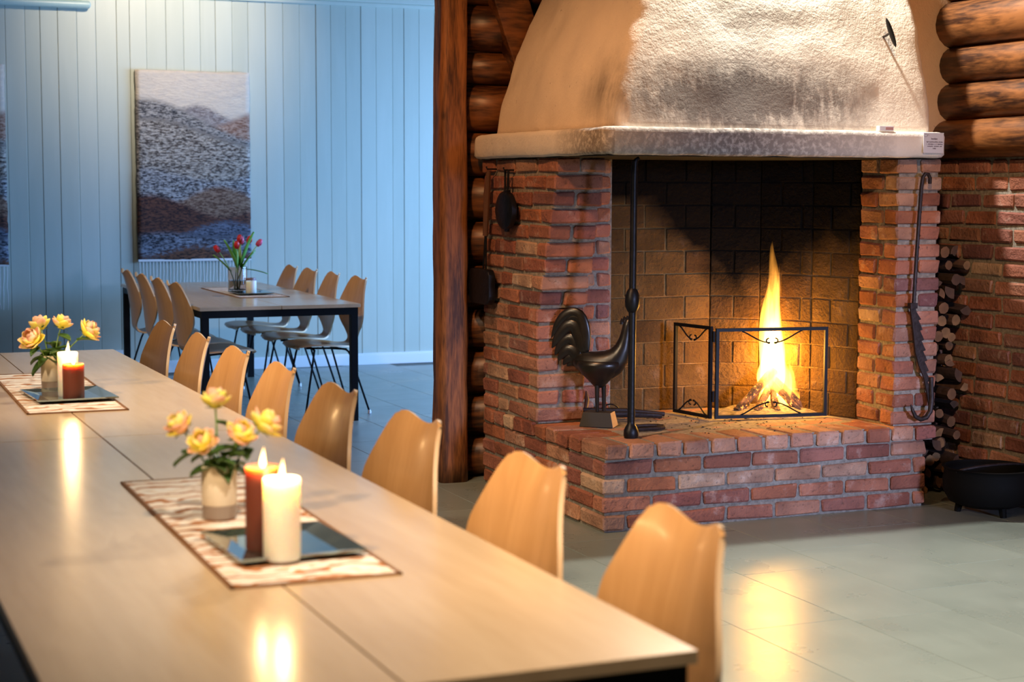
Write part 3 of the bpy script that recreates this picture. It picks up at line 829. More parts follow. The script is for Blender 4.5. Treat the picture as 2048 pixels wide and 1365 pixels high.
# fire screen of two hinged panels
def scroll(mb, a, b, n, up, sx, sz):
    """pair of scrolls: a = centre point on the rail, b = unit direction along the rail, up = +1/-1"""
    for s in (-1, 1):
        pts = []
        for i in range(9):
            t = i / 8; pts.append(a + b*s*sx*(1 - t*.93) + Vector((0,0,up))*sz*(math.sin(t*PI*.5)**1.3)*(1 if t < .8 else 1))
        # curl
        e = pts[-1]; r0 = sz*.30
        for i in range(1, 15):
            th = i / 14 * 1.6 * PI; r = r0 * (1 - .55 * i / 14)
            pts.append(e + b*s*(r0*.9 - 0) * (1 - math.cos(th)) * .75 * (1 - .3*i/14) - Vector((0,0,up))*sz*.25*(i/14)*1.2 + Vector((0,0,up))*r*math.sin(th)*.55 - Vector((0,0,up))*0)
        mb.tube(pts, .0035, 6)
fs = thing('fire_screen', (3.91, 6.81, .375), 'black iron two panel fire screen with scrolls before the flames', 'fire screen')
fl0 = Vector((3.91, 6.81, .375))
def panel(P, Q, z0, z1, nm):
    P, Q = Vector((*P, 0)), Vector((*Q, 0)); d = (Q - P).normalized(); n = Vector((-d.y, d.x, 0)); t = .0075
    MX = Matrix((( d.x, n.x, 0, P.x), (d.y, n.y, 0, P.y), (0, 0, 1, 0), (0, 0, 0, 1))); Ln = (Q - P).length
    mb = MB()
    for lo, hi in (((0,-t,z0),(Ln,t,z0+2*t)), ((0,-t,z1-2*t),(Ln,t,z1)), ((0,-t,z0+2*t),(2*t,t,z1-2*t)), ((Ln-2*t,-t,z0+2*t),(Ln,t,z1-2*t))): mb.box(lo, hi, 0, MX)
    fr = mb.build('screen_frame', M['steel_black'], fs, tuple(fl0))
    mid = P.lerp(Q, .5)
    for zc, up, nm2 in ((z0 + 2*t, 1, 'scroll'), (z1 - 2*t, -1, 'scroll')):
        mb = MB(); scroll(mb, Vector((mid.x, mid.y, zc)), d, n, up, Ln*.27 if Ln > .4 else Ln*.36, .055)
        s = mb.build(nm2, M['steel_black'], fr, None, smooth=True)
panel((3.862, 7.10), (3.905, 6.822), .381, .812, 'a')
panel((3.92, 6.81), (4.468, 6.715), .381, .803, 'b')
mb = MB()
for z in (.46, .74): mb.tube([(3.912, 6.814, z), (3.912, 6.814, z + .05)], .006, 8)
mb.build('hinge', M['steel_black'], fs, tuple(fl0))

# pot hook (trammel) hanging on the right pier
th = thing('pot_hanger', (4.66, 6.27, .42), 'long iron pot hanger with twisted rod and saw teeth on the brick pier', 'pot hanger')
tl = (4.66, 6.27, .42); YT = 6.272
mb = MB(); pts = [(4.698, YT, 1.475), (4.695, YT-.004, 1.500), (4.683, YT-.006, 1.517), (4.667, YT-.006, 1.518), (4.656, YT-.004, 1.503), (4.652, YT, 1.46), (4.643, YT, 1.30), (4.634, YT, 1.12), (4.626, YT, .93)]
mb.tube(pts, .0085, 8)
for k in range(60):     # twist of the rod
    t = k / 59; z = 1.45 - t*.5; x = 4.651 - t*.024
    a = t * 60; mb.add([(x + .010*math.cos(a), YT + .010*math.sin(a), z), (x + .010*math.cos(a+.5), YT + .010*math.sin(a+.5), z-.012), (x, YT, z-.006)], [(0,1,2)])
mb.build('twisted_rod', M['rust_iron'], th, tl, smooth=True)
# toothed blade (polygon with thickness)
out = [(4.606,.925),(4.634,.925),(4.640,.90)]
for k in range(8):
    z = .885 - k*.047; x = 4.655 + k*.0098; out += [(x + .012, z - .020), (x - .002, z - .024)]
out += [(4.737,.50),(4.722,.47),(4.712,.52),(4.690,.60),(4.660,.66),(4.640,.72),(4.628,.80),(4.618,.86)]
n = len(out); mb = MB(); mb.add([(x, YT-.004, z) for x, z in out] + [(x, YT+.004, z) for x, z in out], [tuple(range(n)), tuple(reversed(range(n, 2*n)))] + [(j, (j+1)%n, n+(j+1)%n, n+j) for j in range(n)])
mb.build('toothed_blade', M['rust_iron'], th, tl)
mb = MB(); mb.tube([(4.726, YT-.008, .60), (4.732, YT-.008, .50), (4.726, YT-.008, .445), (4.705, YT-.008, .418), (4.675, YT-.008, .410), (4.645, YT-.008, .425), (4.628, YT-.008, .455), (4.620, YT-.008, .480)], [.011,.012,.012,.012,.011,.010,.008,.003], 10)
mb.build('hook', M['rust_iron'], th, tl, smooth=True)
mb = MB(); mb.box((4.602, YT-.012, .915), (4.640, YT+.012, .940)); mb.build('collar', M['rust_iron'], th, tl)

# irons hanging on the left face of the fireplace
XI = 3.075
wi = thing('waffle_iron', (XI, 7.29, 1.24), 'black round waffle iron hanging by long handles on the brick side', 'waffle iron'); wl = (XI, 7.29, 1.24)
mb = MB(); disc = []
for k, (r, dx) in enumerate(((.02, -.028), (.07, -.028), (.088, -.018), (.088, .006), (.07, .016), (.02, .016))):
    disc.append([Vector((XI + dx - .004, 7.29 + r*1.15*math.cos(2*PI*j/24), 1.345 + r*math.sin(2*PI*j/24)*1.0)) for j in range(24)])
mb.loft(disc); mb.build('plates', M['black_iron'], wi, wl, smooth=True)
for s in (-1, 1): MB().tube([(XI-.008, 7.29 + s*.014, 1.42), (XI-.008, 7.29 + s*.016, 1.48), (XI-.006, 7.29 + s*.020, 1.535)], .0055, 8).build('handle', M['black_iron'], wi, wl, smooth=True)
MB().box((XI-.016, 7.27, 1.415), (XI+.004, 7.31, 1.44)).build('hinge', M['black_iron'], wi, wl, bevel=.003)
MB().box((XI-.016, 7.278, 1.245), (XI+.004, 7.302, 1.265)).build('clasp', M['black_iron'], wi, wl, bevel=.003)
MB().tube([(XI+.03, 7.285, 1.532), (XI-.022, 7.285, 1.532), (XI-.026, 7.285, 1.545)], .004, 6).build('nail', M['black_iron'], wi, wl)
gl = (XI, 7.55, .89)
gi = thing('griddle_pan', gl, 'dark long-handled pan hanging at the back edge of the brick side', 'pan')
MB().tube([(XI-.012, 7.50, 1.53), (XI-.014, 7.515, 1.42), (XI-.014, 7.535, 1.22)], [.010,.017,.013], 10).build('wooden_handle', M['dark_wood'], gi, gl, smooth=True)
for s in (-1, 1): MB().tube([(XI-.012, 7.535 + s*.004, 1.23), (XI-.012, 7.55 + s*.018, 1.05)], .005, 8).build('rod', M['black_iron'], gi, gl, smooth=True)
mb = MB(); rg = [rrect(-.13, .13, -.085, .085, d, .04, 4, 4) for d in (0, .035)]
mb.loft([[Vector((XI - .036 + v.z, 7.57 + v.x, .975 + v.y)) for v in r] for r in rg]); mb.build('pan', M['black_iron'], gi, gl, bevel=.004)
MB().tube([(XI+.03, 7.50, 1.538), (XI-.02, 7.50, 1.538), (XI-.024, 7.50, 1.55)], .004, 6).build('nail', M['black_iron'], gi, gl)

# damper handle on the hood
dl = (4.50, 6.40, 2.12)
dm = thing('damper_handle', dl, 'small black iron damper handle sticking out of the hood', 'handle')
MB().tube([(4.560, 6.47, 2.132), (4.545, 6.42, 2.135), (4.515, 6.335, 2.142)], .0055, 8).build('rod', M['rust_iron'], dm, dl, smooth=True)
mb = MB(); rg = []
for k in range(13):
    t = k / 12 - .5; hw = .020 * math.sqrt(max(.001, 1 - (2*t)**2)) + .001
    c = Vector((4.515 + t*.055, 6.22, 2.142 - t*.13)); rg.append([c + Vector((-hw*.25, -.004 + hw*.8, -hw*.1)), c + Vector((hw*.25, -.004, hw*.1)), c + Vector((hw*.25, .004 - hw*.8, 0)), c + Vector((-hw*.25, .004, 0))])
rg = [[Vector((4.515 + (k/12-.5)*.055 + math.cos(a)*.35*h_, 6.335 + math.sin(a)*h_, 2.142 - (k/12-.5)*.128)) for a in [2*PI*j/12 for j in range(12)]] for k in range(13) for h_ in [.018 * math.sqrt(max(.004, 1 - (2*(k/12-.5))**2))]]
MB().loft(rg).build('grip', M['black_iron'], dm, dl, smooth=True)

# card and small box on the mantel
M['paper'] = plain('white_card', (.62,.63,.70), .5)
M['ink'] = plain('grey_ink', (.22,.2,.24), .7)
M['pinkprint'] = plain('faded_red_print', (.55,.30,.27), .6)
sc_l = (4.690, 6.238, 1.605)
sg = thing('sign_card', sc_l, 'small white printed card fixed to the mantel front', 'sign')
MB().box((4.632, 6.236, 1.610), (4.740, 6.2415, 1.700)).build('card', M['paper'], sg, sc_l, bevel=.0008)
# the printed lines are too small to read in the photograph: word-long marks where the words stand
def print_line(z, hgt, words):
    mb = MB()
    for w0, w1 in words:
        x = w0
        while x < w1 - .0008:
            ww = rng.uniform(.0012, .0026) if hgt < .005 else rng.uniform(.0016, .0032)
            up_ = rng.choice((0, 0, .4)) * hgt; dn = rng.choice((0, 0, 0, .35)) * hgt
            mb.box((x, 6.2353, z - dn), (min(x + ww, w1), 6.2362, z + hgt + up_)); x += ww + .0006
    mb.build('lettering', M['ink'], sg, sc_l)
print_line(1.6700, .0050, ((4.6720, 4.7055),))
print_line(1.6570, .0036, ((4.6465, 4.6580), (4.6605, 4.7085), (4.7120, 4.7340)))
print_line(1.6475, .0036, ((4.6460, 4.6485), (4.6535, 4.6820), (4.6850, 4.6920), (4.6960, 4.7020), (4.7055, 4.7350)))
print_line(1.6380, .0036, ((4.6520, 4.6810), (4.6870, 4.7140), (4.7180, 4.7300)))
print_line(1.6285, .0036, ((4.6810, 4.6980),))
mb = MB(); mb.tube([(4.642 + .010*math.cos(a), 6.2355, 1.688 + .006*math.sin(a)) for a in [2*PI*i/16 for i in range(17)]], .0007, 5); mb.tube([(4.648, 6.2355, 1.683), (4.655, 6.2355, 1.692), (4.661, 6.2355, 1.688)], .0007, 5)
mb.build('emblem', M['ink'], sg, sc_l)
bl_ = (4.46, 6.275, 1.706)
bx = thing('match_box', bl_, 'tiny white matchbox with a red print standing on the mantel', 'box')
MB().box((4.415, 6.262, 1.706), (4.490, 6.288, 1.727)).build('box_body', M['white_paint'], bx, bl_, bevel=.001)
MB().box((4.447, 6.2605, 1.710), (4.486, 6.262, 1.722)).build('label_print', M['pinkprint'], bx, bl_)

# ------------------------------------------------------------------ the fire
def flame_mat(name, col, s0, s1, h, z0):
    m = bpy.data.materials.new(name); m.use_nodes = True; N = m.node_tree.nodes; L = m.node_tree.links
    for n in list(N):
        if n.type != 'OUTPUT_MATERIAL': N.remove(n)
    out = [n for n in N if n.type == 'OUTPUT_MATERIAL'][0]
    em = N.new('ShaderNodeEmission')
    tc = N.new('ShaderNodeTexCoord'); sx = N.new('ShaderNodeSeparateXYZ'); L.new(tc.outputs['Object'], sx.inputs[0])
    t = node_math(N, L, 'DIVIDE', node_math(N, L, 'SUBTRACT', sx.outputs['Z'], z0), h, clamp=True)
    nz = tex_noise(N, L, coords(N, L, (1,1,.22)), 55, 3, .5, .3)
    wob = node_math(N, L, 'ADD', t, node_math(N, L, 'MULTIPLY', node_math(N, L, 'SUBTRACT', nz, .5), .5))
    stg = node_math(N, L, 'MULTIPLY', node_math(N, L, 'POWER', node_math(N, L, 'SUBTRACT', 1.0, wob, clamp=True), 2.0), s0)
    stg = node_math(N, L, 'ADD', stg, s1)
    stg = node_math(N, L, 'MULTIPLY', stg, ramp(N, L, nz, [(.30, .25), (.6, 1.0)]))
    em.inputs['Color'].default_value = (*col, 1)
    L.new(stg, em.inputs['Strength']); L.new(em.outputs[0], out.inputs['Volume'])
    return m
M['flame'] = flame_mat('flame_gas', (1.0, .38, .05), 250, 18, .66, .0)
M['candle_flame'] = flame_mat('candle_flame_gas', (1.0, .55, .16), 2600, 1500, .05, .0)
def charred():
    m, N, L, b = new_mat('burning_log_wood'); setp(b, (.10,.05,.03), .9)
    v = coords(N, L, (1,1,1), 30.0); n1 = tex_noise(N, L, v, 18, 5, .6); n2 = tex_noise(N, L, v, 70, 3)
    L.new(ramp(N, L, n1, [(.40, (.02,.015,.012)), (.55, (.16,.08,.04)), (.75, (.34,.2,.1))]), b.inputs['Base Color'])
    b.inputs['Emission Color'].default_value = (1.0, .22, .03, 1)
    L.new(node_math(N, L, 'MULTIPLY', ramp(N, L, n2, [(.60, 0.0), (.72, 1.0)]), 5.0), b.inputs['Emission Strength'])
    add_bump(N, L, b, n1, .6, .01); return m
M['charred'] = charred()
M['ash'] = plain('ash_and_embers', (.16,.13,.10), .95, 0, 40, .6, .6)
FCX, FCY = 4.315, 6.965
# ash bed
def ashf(u, v):
    x = (u - .5) * .62; y = (v - .5) * .40; e = max(0, 1 - (x/.31)**2 - (y/.20)**2)
    return Vector((FCX + x - .01, FCY + y, .3765 + .030 * e * (1 + .6*noise.noise(Vector((x*25, y*25, 0)))) + (.004 if e > 0 else -.004)))
tag(MB().grid(ashf, 34, 24).build('ash_bed', M['ash'], smooth=True, split=0), 'bed of grey ash and embers under the burning logs', 'ash', None, 'stuff')
lg = [((-.20,-.03,.015),(.015,.0,.20),.024),((-.13,-.09,.015),(.02,.01,.15),.019),((.15,-.06,.015),(-.015,.01,.19),.022),((.10,-.10,.015),(-.02,.0,.16),.018),((-.03,-.11,.015),(.0,.02,.17),.019),((.06,.10,.02),(.0,-.01,.2),.022)]
for k, (a, b2, r) in enumerate(lg):
    a = Vector(a) + Vector((FCX, FCY, .376)); b2 = Vector(b2) + Vector((FCX, FCY, .376)); rr = random.Random(k + 5)
    pts = [a.lerp(b2, i/6) + Vector((rr.uniform(-.003, .003), rr.uniform(-.003, .003), 0)) for i in range(7)]
    o = MB().tube(pts, [r*rr.uniform(.85, 1.1) for _ in pts], 8).build('burning_log', M['charred'], loc=tuple(a.lerp(b2, .5)))
    lb = ('pointing at the hinge of the screen', 'lying lowest on the near left of the fire', 'sloping down to the right of the flame', 'shorter one at the front right', 'standing up front in the middle', 'leaning in from behind the flame')[k]
    tag(o, 'burning split log in the fire ' + lb, 'burning log', 'burning logs in the fireplace')
def flame_obj(name, c, R, H, lean, seed, mat, parent=None, n=14, m=22, wav=.25):
    c = Vector(c); rings = []
    for i in range(m + 1):
        t = i / m
        prof = (math.sin(min(1, t*3.2) * PI/2)**.8) * (1 - t)**.75 * (1.0 if t < .3 else 1) + .02*(1-t)
        r = max(.0008, R * prof * 1.15)
        cx = lean[0]*t*t + wav*R*noise.noise(Vector((seed, t*3.0, 0)))*t*2; cy = lean[1]*t*t + wav*R*noise.noise(Vector((seed+9, t*3.0, 0)))*t*2
        rings.append([Vector((cx + r*math.cos(2*PI*j/n)*(1+.22*noise.noise(Vector((seed, j*.9, t*4)))), cy + r*math.sin(2*PI*j/n)*(1+.22*noise.noise(Vector((seed+3, j*.9, t*4)))), t*H)) for j in range(n)])
    o = MB().loft(rings).build(name, mat, smooth=True, split=0)
    if parent: o.parent = parent
    o.location = c
    return o
fire = thing('fire_flames', (FCX, FCY, .40), 'tall bright orange fire flaming up from the logs', 'fire')
for k, (dx, dy, dz, R, H, lean) in enumerate(((.0,0,.02,.078,.50,(.03,0)),(.012,.01,.08,.070,.72,(-.01,0)),(-.025,-.01,.05,.045,.46,(.02,.0)),(.035,.0,.04,.048,.46,(-.005,0)),(.07,-.02,-.02,.045,.32,(-.03,0)),(-.06,-.03,-.01,.028,.22,(.03,0)),(.12,-.03,-.02,.032,.24,(-.04,0)),(.03,.02,.15,.042,.52,(.0,0)),(-.005,.0,.22,.036,.36,(-.012,0)),(-.04,.01,.16,.020,.34,(.012,0)),(.045,.01,.18,.020,.40,(-.020,0)),(.02,-.02,.26,.018,.42,(.008,0)),(-.02,.02,.30,.016,.34,(.018,0)),(.13,.0,-.01,.022,.26,(-.02,0)))):
    f = flame_obj('flame_tongue', (dx, dy, dz), R, H, lean, k*7.3, M['flame'], fire)
pf = point_light('fire_glow', (FCX, FCY - .03, .66), 19, (1.0, .52, .09), .10)
pf2 = point_light('ember_glow', (FCX, FCY - .04, .48), 6, (1.0, .43, .09), .08)

# ------------------------------------------------------------------ tables
TZ = .73
def table(loc, W, Ln, label, group, inset=(0, 0)):
    t = thing('dining_table', loc, label, 'table', group)
    th_ = .022
    for s in (0, 1):
        x0 = -W/2 + s * (W/2 + .002); x1 = x0 + W/2 - .002
        MB().box((x0, -Ln/2, TZ - th_), (x1, Ln/2, TZ)).build('tabletop', M['table'], t, bevel=.0007, bseg=1)
    e = .012; a = .045
    fr = MB()
    z0, z1 = TZ - th_ - .045, TZ - th_
    fr.box((-W/2+e, -Ln/2+e, z0), (W/2-e, -Ln/2+e+.03, z1)).box((-W/2+e, Ln/2-e-.03, z0), (W/2-e, Ln/2-e, z1))
    fr.box((-W/2+e, -Ln/2+e+.03, z0), (-W/2+e+.03, Ln/2-e-.03, z1)).box((W/2-e-.03, -Ln/2+e+.03, z0), (W/2-e, Ln/2-e-.03, z1))
    fr.build('frame', M['steel_black'], t)
    for sx in (-1, 1):
        for sy in (-1, 1):
            x = sx*(W/2 - e - a/2); y = sy*(Ln/2 - e - a/2 - inset[(sy + 1)//2])
            MB().box((x-a/2, y-a/2, .0), (x+a/2, y+a/2, z0)).build('leg', M['steel_black'], t, bevel=.002)
    return t
NTX, NTW = .803, .980
table((NTX, 3.609, 0), NTW, 2.642, 'near half of the long oak dining table in the foreground', 'tables pushed end to end', (0, .53))
table((NTX, 6.256, 0), NTW, 2.642, 'far half of the long oak dining table carrying the distant roses', 'tables pushed end to end', (.10, 0))
table((2.712, 11.28, 0), 1.0, 2.65, 'oak table with black steel legs before the blue wall', None)

# ------------------------------------------------------------------ chairs
def catmull(P, t):
    n = len(P) - 1; x = t * n; i = min(int(x), n - 1); f = x - i
    p0, p1, p2, p3 = P[max(i-1, 0)], P[i], P[i+1], P[min(i+2, n)]
    return [.5*((2*b) + (-a+c)*f + (2*a-5*b+4*c-d)*f*f + (-a+3*b-3*c+d)*f**3) for a, b, c, d in zip(p0, p1, p2, p3)]
# forward y, height z, half width, edge lift (along the surface normal towards the sitter)
CPROF = [(.235,.425,.150,-.004),(.215,.438,.190,.0),(.13,.445,.222,.004),(.03,.438,.228,.008),(-.07,.428,.205,.010),(-.135,.423,.150,.008),(-.178,.434,.098,.004),(-.198,.468,.086,.0),(-.203,.515,.130,.006),(-.208,.57,.210,.018),(-.216,.625,.248,.030),(-.228,.69,.238,.036),(-.243,.755,.205,.036),(-.258,.815,.173,.033),(-.270,.852,.153,.031),(-.277,.872,.142,.030)]
def chair_fn(t, v):
    y, z, w, lift = catmull(CPROF, t); y2, z2, _, _ = catmull(CPROF, min(1, t + .004)); y1, z1, _, _ = catmull(CPROF, max(0, t - .004))
    ty, tz = y2 - y1, z2 - z1; l = math.hypot(ty, tz); ty /= l; tz /= l
    ny, nz = tz, -ty       # towards sitter: check sign below
    if nz < 0 and t < .3: ny, nz = -ny, -nz
    s = (v - .5) * 2; 
    p = Vector((w * s, y + ny*lift*s*s, z + nz*lift*s*s))
    top = max(0, (t - .74) / .26)
    # humped top edge: dip in the middle, rounded outer corners
    dip = -.026 * (math.cos(s*PI)*.5 + .5)
    rnd = -.026 * max(0, (abs(s) - .60) / .40)**2
    p.z += top * (dip + rnd)
    fr = max(0, (.07 - t) / .07); p.y -= fr * .03 * s*s
    return p
def chair_sign():
    # normal of the seat should point up (+z), of the back forward (+y)
    return
def shell(name, t0, t1, nu, parent):
    th = .0105; nv = 15
    U = [t0 + (t1 - t0) * i / (nu - 1) for i in range(nu)]
    P = [[chair_fn(t, j/(nv-1)) for j in range(nv)] for t in U]
    Nn = []
    for i, t in enumerate(U):
        row = []
        for j in range(nv):
            a = chair_fn(min(1, t+.003), j/(nv-1)) - chair_fn(max(0, t-.003), j/(nv-1)); v = j/(nv-1)
            b = chair_fn(t, min(1, v+.01)) - chair_fn(t, max(0, v-.01))
            row.append(a.cross(b).normalized())
        Nn.append(row)
    vs = [P[i][j] + Nn[i][j]*th/2 for i in range(nu) for j in range(nv)] + [P[i][j] - Nn[i][j]*th/2 for i in range(nu) for j in range(nv)]
    B = nu*nv; fs = []; fm = []
    for i in range(nu-1):
        for j in range(nv-1):
            q = (i*nv+j, i*nv+j+1, (i+1)*nv+j+1, (i+1)*nv+j); fs.append(q); fs.append(tuple(reversed([k+B for k in q]))); fm += [0, 0]
    ring = [j for j in range(nv)] + [i*nv+nv-1 for i in range(1, nu)] + [(nu-1)*nv+j for j in range(nv-2, -1, -1)] + [i*nv for i in range(nu-2, 0, -1)]
    for a, b in zip(ring, ring[1:] + ring[:1]): fs.append((b, a, a+B, b+B)); fm.append(1)
    me = mesh_from(name, vs, fs, [M['veneer'], M['veneer_edge']], False, fm)
    bm = bmesh.new(); bm.from_mesh(me); bmesh.ops.recalc_face_normals(bm, faces=bm.faces); bm.to_mesh(me); bm.free()
    me.shade_smooth()
    try: me.set_sharp_from_angle(angle=math.radians(50))
    except Exception: pass
    o = bpy.data.objects.new(name, me); return link(o, parent)
def make_chair(label, group):
    t = thing('dining_chair', (0, 0, 0), label, 'chair', group)
    shell('seat', 0.0, .47, 20, t)
    shell('backrest', .47, 1.0, 30, t)
    fr = MB()
    for sx in (-1, 1): fr.tube([(sx*.115, .15, .424), (sx*.115, 0, .420), (sx*.115, -.12, .410)], .0065, 8)
    fr.tube([(-.115, .10, .420), (.115, .10, .420)], .0065, 8).tube([(-.115, -.08, .413), (.115, -.08, .413)], .0065, 8)
    fr.build('under_frame', M['steel_black'], t, smooth=True)
    for sx in (-1, 1):
        for sy, y0, y1 in ((1, .10, .19), (-1, -.08, -.235)):
            foot = Vector((sx*.225, y1, .012))
            lg_ = MB().tube([(sx*.10, y0, .414), (sx*.165, y0 + (y1-y0)*.12, .413), (sx*.182, y0 + (y1-y0)*.2, .400), (sx*.190, y0 + (y1-y0)*.28, .37), foot], .0068, 8).build('leg', M['steel_black'], t, smooth=True, split=0)
            MB().lathe([(.007,.0),(.011,.002),(.011,.012),(.008,.024)], (foot.x, foot.y, 0), 10).build('glide', M['chrome_white'], lg_, smooth=True)
    return t
ORD = ['nearest to the camera', 'second from the near end', 'third from the near end', 'fourth from the near end', 'fourth from the far end', 'third from the far end', 'second from the far end', 'at the far end']
proto = None
def place(loc, rz, label, group):
    global proto
    if proto is None: proto = make_chair(label, group); o = proto
    else: o = copy_tree(proto); o['label'] = label; o['group'] = group
    o.location = loc; o.rotation_euler = (0, 0, rz)
    return o
TOPY = .277 - .030   # the side humps lean forward of the rear centre line
for k, y in enumerate((2.655, 3.31, 4.055, 4.74, 5.385, 5.985, 6.60, 7.25)):
    place((1.465 - TOPY, y, 0), PI/2 + math.radians((-2, 1, 3, 2, 0, 1, -1, 2)[k]), 'oak veneer shell chair along the long foreground table, ' + ORD[k], 'chairs along the long table')
for k, y in enumerate((10.48, 11.06, 11.60, 12.10)):
    place((3.375 - TOPY, y, 0), PI/2 + math.radians((1, -2, 2, 0)[k]), 'shell chair on the right side of the far table, ' + ('nearest one', 'second nearest', 'second from the wall', 'closest to the blue wall')[k], 'chairs at the far table')
for k, y in enumerate((10.36, 10.88, 11.41, 11.93)):
    place((2.14 + TOPY, y, 0), -PI/2 + math.radians((2, 0, -1, -2)[k]), 'shell chair seen from behind, left side of the far table, ' + ('nearest one', 'second nearest', 'second from the wall', 'closest to the blue wall')[k], 'chairs at the far table')

# ------------------------------------------------------------------ tapestries on the blue wall
def tapestry_mat():
    m, N, L, b = new_mat('woven_tapestry'); setp(b, (.4,.3,.25), .95)
    tc = N.new('ShaderNodeTexCoord'); sx = N.new('ShaderNodeSeparateXYZ'); L.new(tc.outputs['Object'], sx.inputs[0])
    X, Z = sx.outputs['X'], sx.outputs['Z']       # X 0..0.88, Z 0..1.45
    v = coords(N, L, (1, 1, 3.6)); n1 = tex_noise(N, L, v, 8, 6, .75); n2 = tex_noise(N, L, v, 33, 5, .75)
    def hill(base, amp, freq, ph):       # 1 below the hill line
        s = node_math(N, L, 'SINE', node_math(N, L, 'ADD', node_math(N, L, 'MULTIPLY', X, freq), ph))
        line = node_math(N, L, 'ADD', node_math(N, L, 'MULTIPLY', s, amp), base)
        line = node_math(N, L, 'ADD', line, node_math(N, L, 'MULTIPLY', node_math(N, L, 'SUBTRACT', n2, .5), .07))
        return ramp(N, L, node_math(N, L, 'ADD', node_math(N, L, 'MULTIPLY', node_math(N, L, 'SUBTRACT', line, Z), 22.0), .5), [(0, 0.0), (1, 1.0)])
    cream, grey, dark, brown, blk, blue = (.86,.76,.62), (.50,.46,.45), (.025,.022,.025), (.22,.09,.05), (.008,.008,.010), (.34,.38,.48)
    col = node_mix(N, L, ramp(N, L, n1, [(.35, 0.0), (.75, .5)]), cream, grey)
    mixn = ramp(N, L, n2, [(.43, 0.0), (.56, 1.0)])
    def layer(col, h, a, b): return node_mix(N, L, h, col, node_mix(N, L, mixn, a, b))
    col = layer(col, hill(1.13, .055, 9.5, 3.4), grey, (.20,.17,.17))          # small grey hill
    col = layer(col, hill(1.12, .10, 4.6, 2.4), brown, (.52,.36,.28))          # brown ridge rising right
    col = layer(col, hill(1.07, .16, 3.3, 1.4), dark, (.50,.46,.42))           # dark slope falling right
    col = layer(col, hill(.98, .10, 3.6, 1.3), (.66,.61,.54), (.06,.045,.04))   # pale speckled field
    col = layer(col, hill(.66, .05, 5.0, 1.6), (.62,.62,.64), (.022,.022,.03))
    col = layer(col, hill(.48, .085, 6.2, 3.9), (.42,.28,.20), (.11,.05,.032))
    col = layer(col, hill(.42, .085, 5.4, 1.1), (.20,.075,.045), (.03,.016,.018))
    col = layer(col, hill(.22, .07, 5.6, 4.0), (.015,.015,.025), (.20,.22,.30))
    col = layer(col, hill(.19, .02, 8, 0), blue, (.015,.015,.025))
    col = layer(col, hill(.065, .035, 8.0, 4.2), blk, brown)
    L.new(col, b.inputs['Base Color']); add_bump(N, L, b, node_math(N, L, 'ADD', n1, n2), .8, .02)
    return m
M['tapestry'] = tapestry_mat(); M['fringe'] = plain('fringe_yarn', (.78,.78,.78), .9)
def tapestry(x0, x1, z0, z1, fz, label):
    loc = (x0, 13.078, z0); W = x1 - x0; H = z1 - z0
    t = thing('wall_tapestry', loc, label, 'tapestry', 'woven tapestries on the blue wall')
    rr = random.Random(int(x0*100))
    def f(u, v):
        e = (.006*noise.noise(Vector((x0, v*40, 3))) if u in (0, 1) else 0)
        return Vector((u*W + e, -.008 - .006*noise.noise(Vector((u*3 + x0, v*4, 0))), v*H + (.006*noise.noise(Vector((u*12, x0, 0))) if v in (0, 1) else 0)))
    MB().grid(f, 24, 60).build('weave', M['tapestry'], t, solid=.018, smooth=True, split=0, fix=False)
    mb = MB()
    for k in range(34):
        x = .012 + (W - .024) * k / 33; pts = []; ph = rr.uniform(0, 9)
        for i in range(7): pts.append((x + .010*noise.noise(Vector((ph, i*.5, 0)))*i/3, -.008, .002 - (z0 - fz)*i/6*rr.uniform(.97, 1.0)))
        mb.tube(pts, [.0034,.0030,.0030,.0028,.0028,.0028,.0022], 5)
    mb.build('fringe', M['fringe'], t)['kind'] = 'stuff'
    MB().box((.0, -.018, -.012), (W, -.002, .006)).build('hem', M['fringe'], t, bevel=.002)
tapestry(2.432, 3.315, .88, 2.33, .60, 'woven mountain landscape tapestry hanging behind the far table')
tapestry(.59, 1.472, .86, 2.34, .52, 'second woven tapestry cut off by the left picture edge')
rl = (2.0, 13.06, 2.79)
rail = thing('wall_rail', rl, 'pale green rounded rail fixed high on the blue wall', 'rail')
MB().tube([(-.2, 13.055, 2.80), (2.085, 13.055, 2.80), (2.10, 13.055, 2.80), (2.108, 13.055, 2.80)], [.030, .030, .026, .014], 14).build('bar', M['pale_green'], rail, rl, smooth=True)
for x in (.3, 1.2, 2.0): MB().box((x, 13.05, 2.79), (x + .03, 13.1, 2.81)).build('bracket', M['pale_green'], rail, rl)

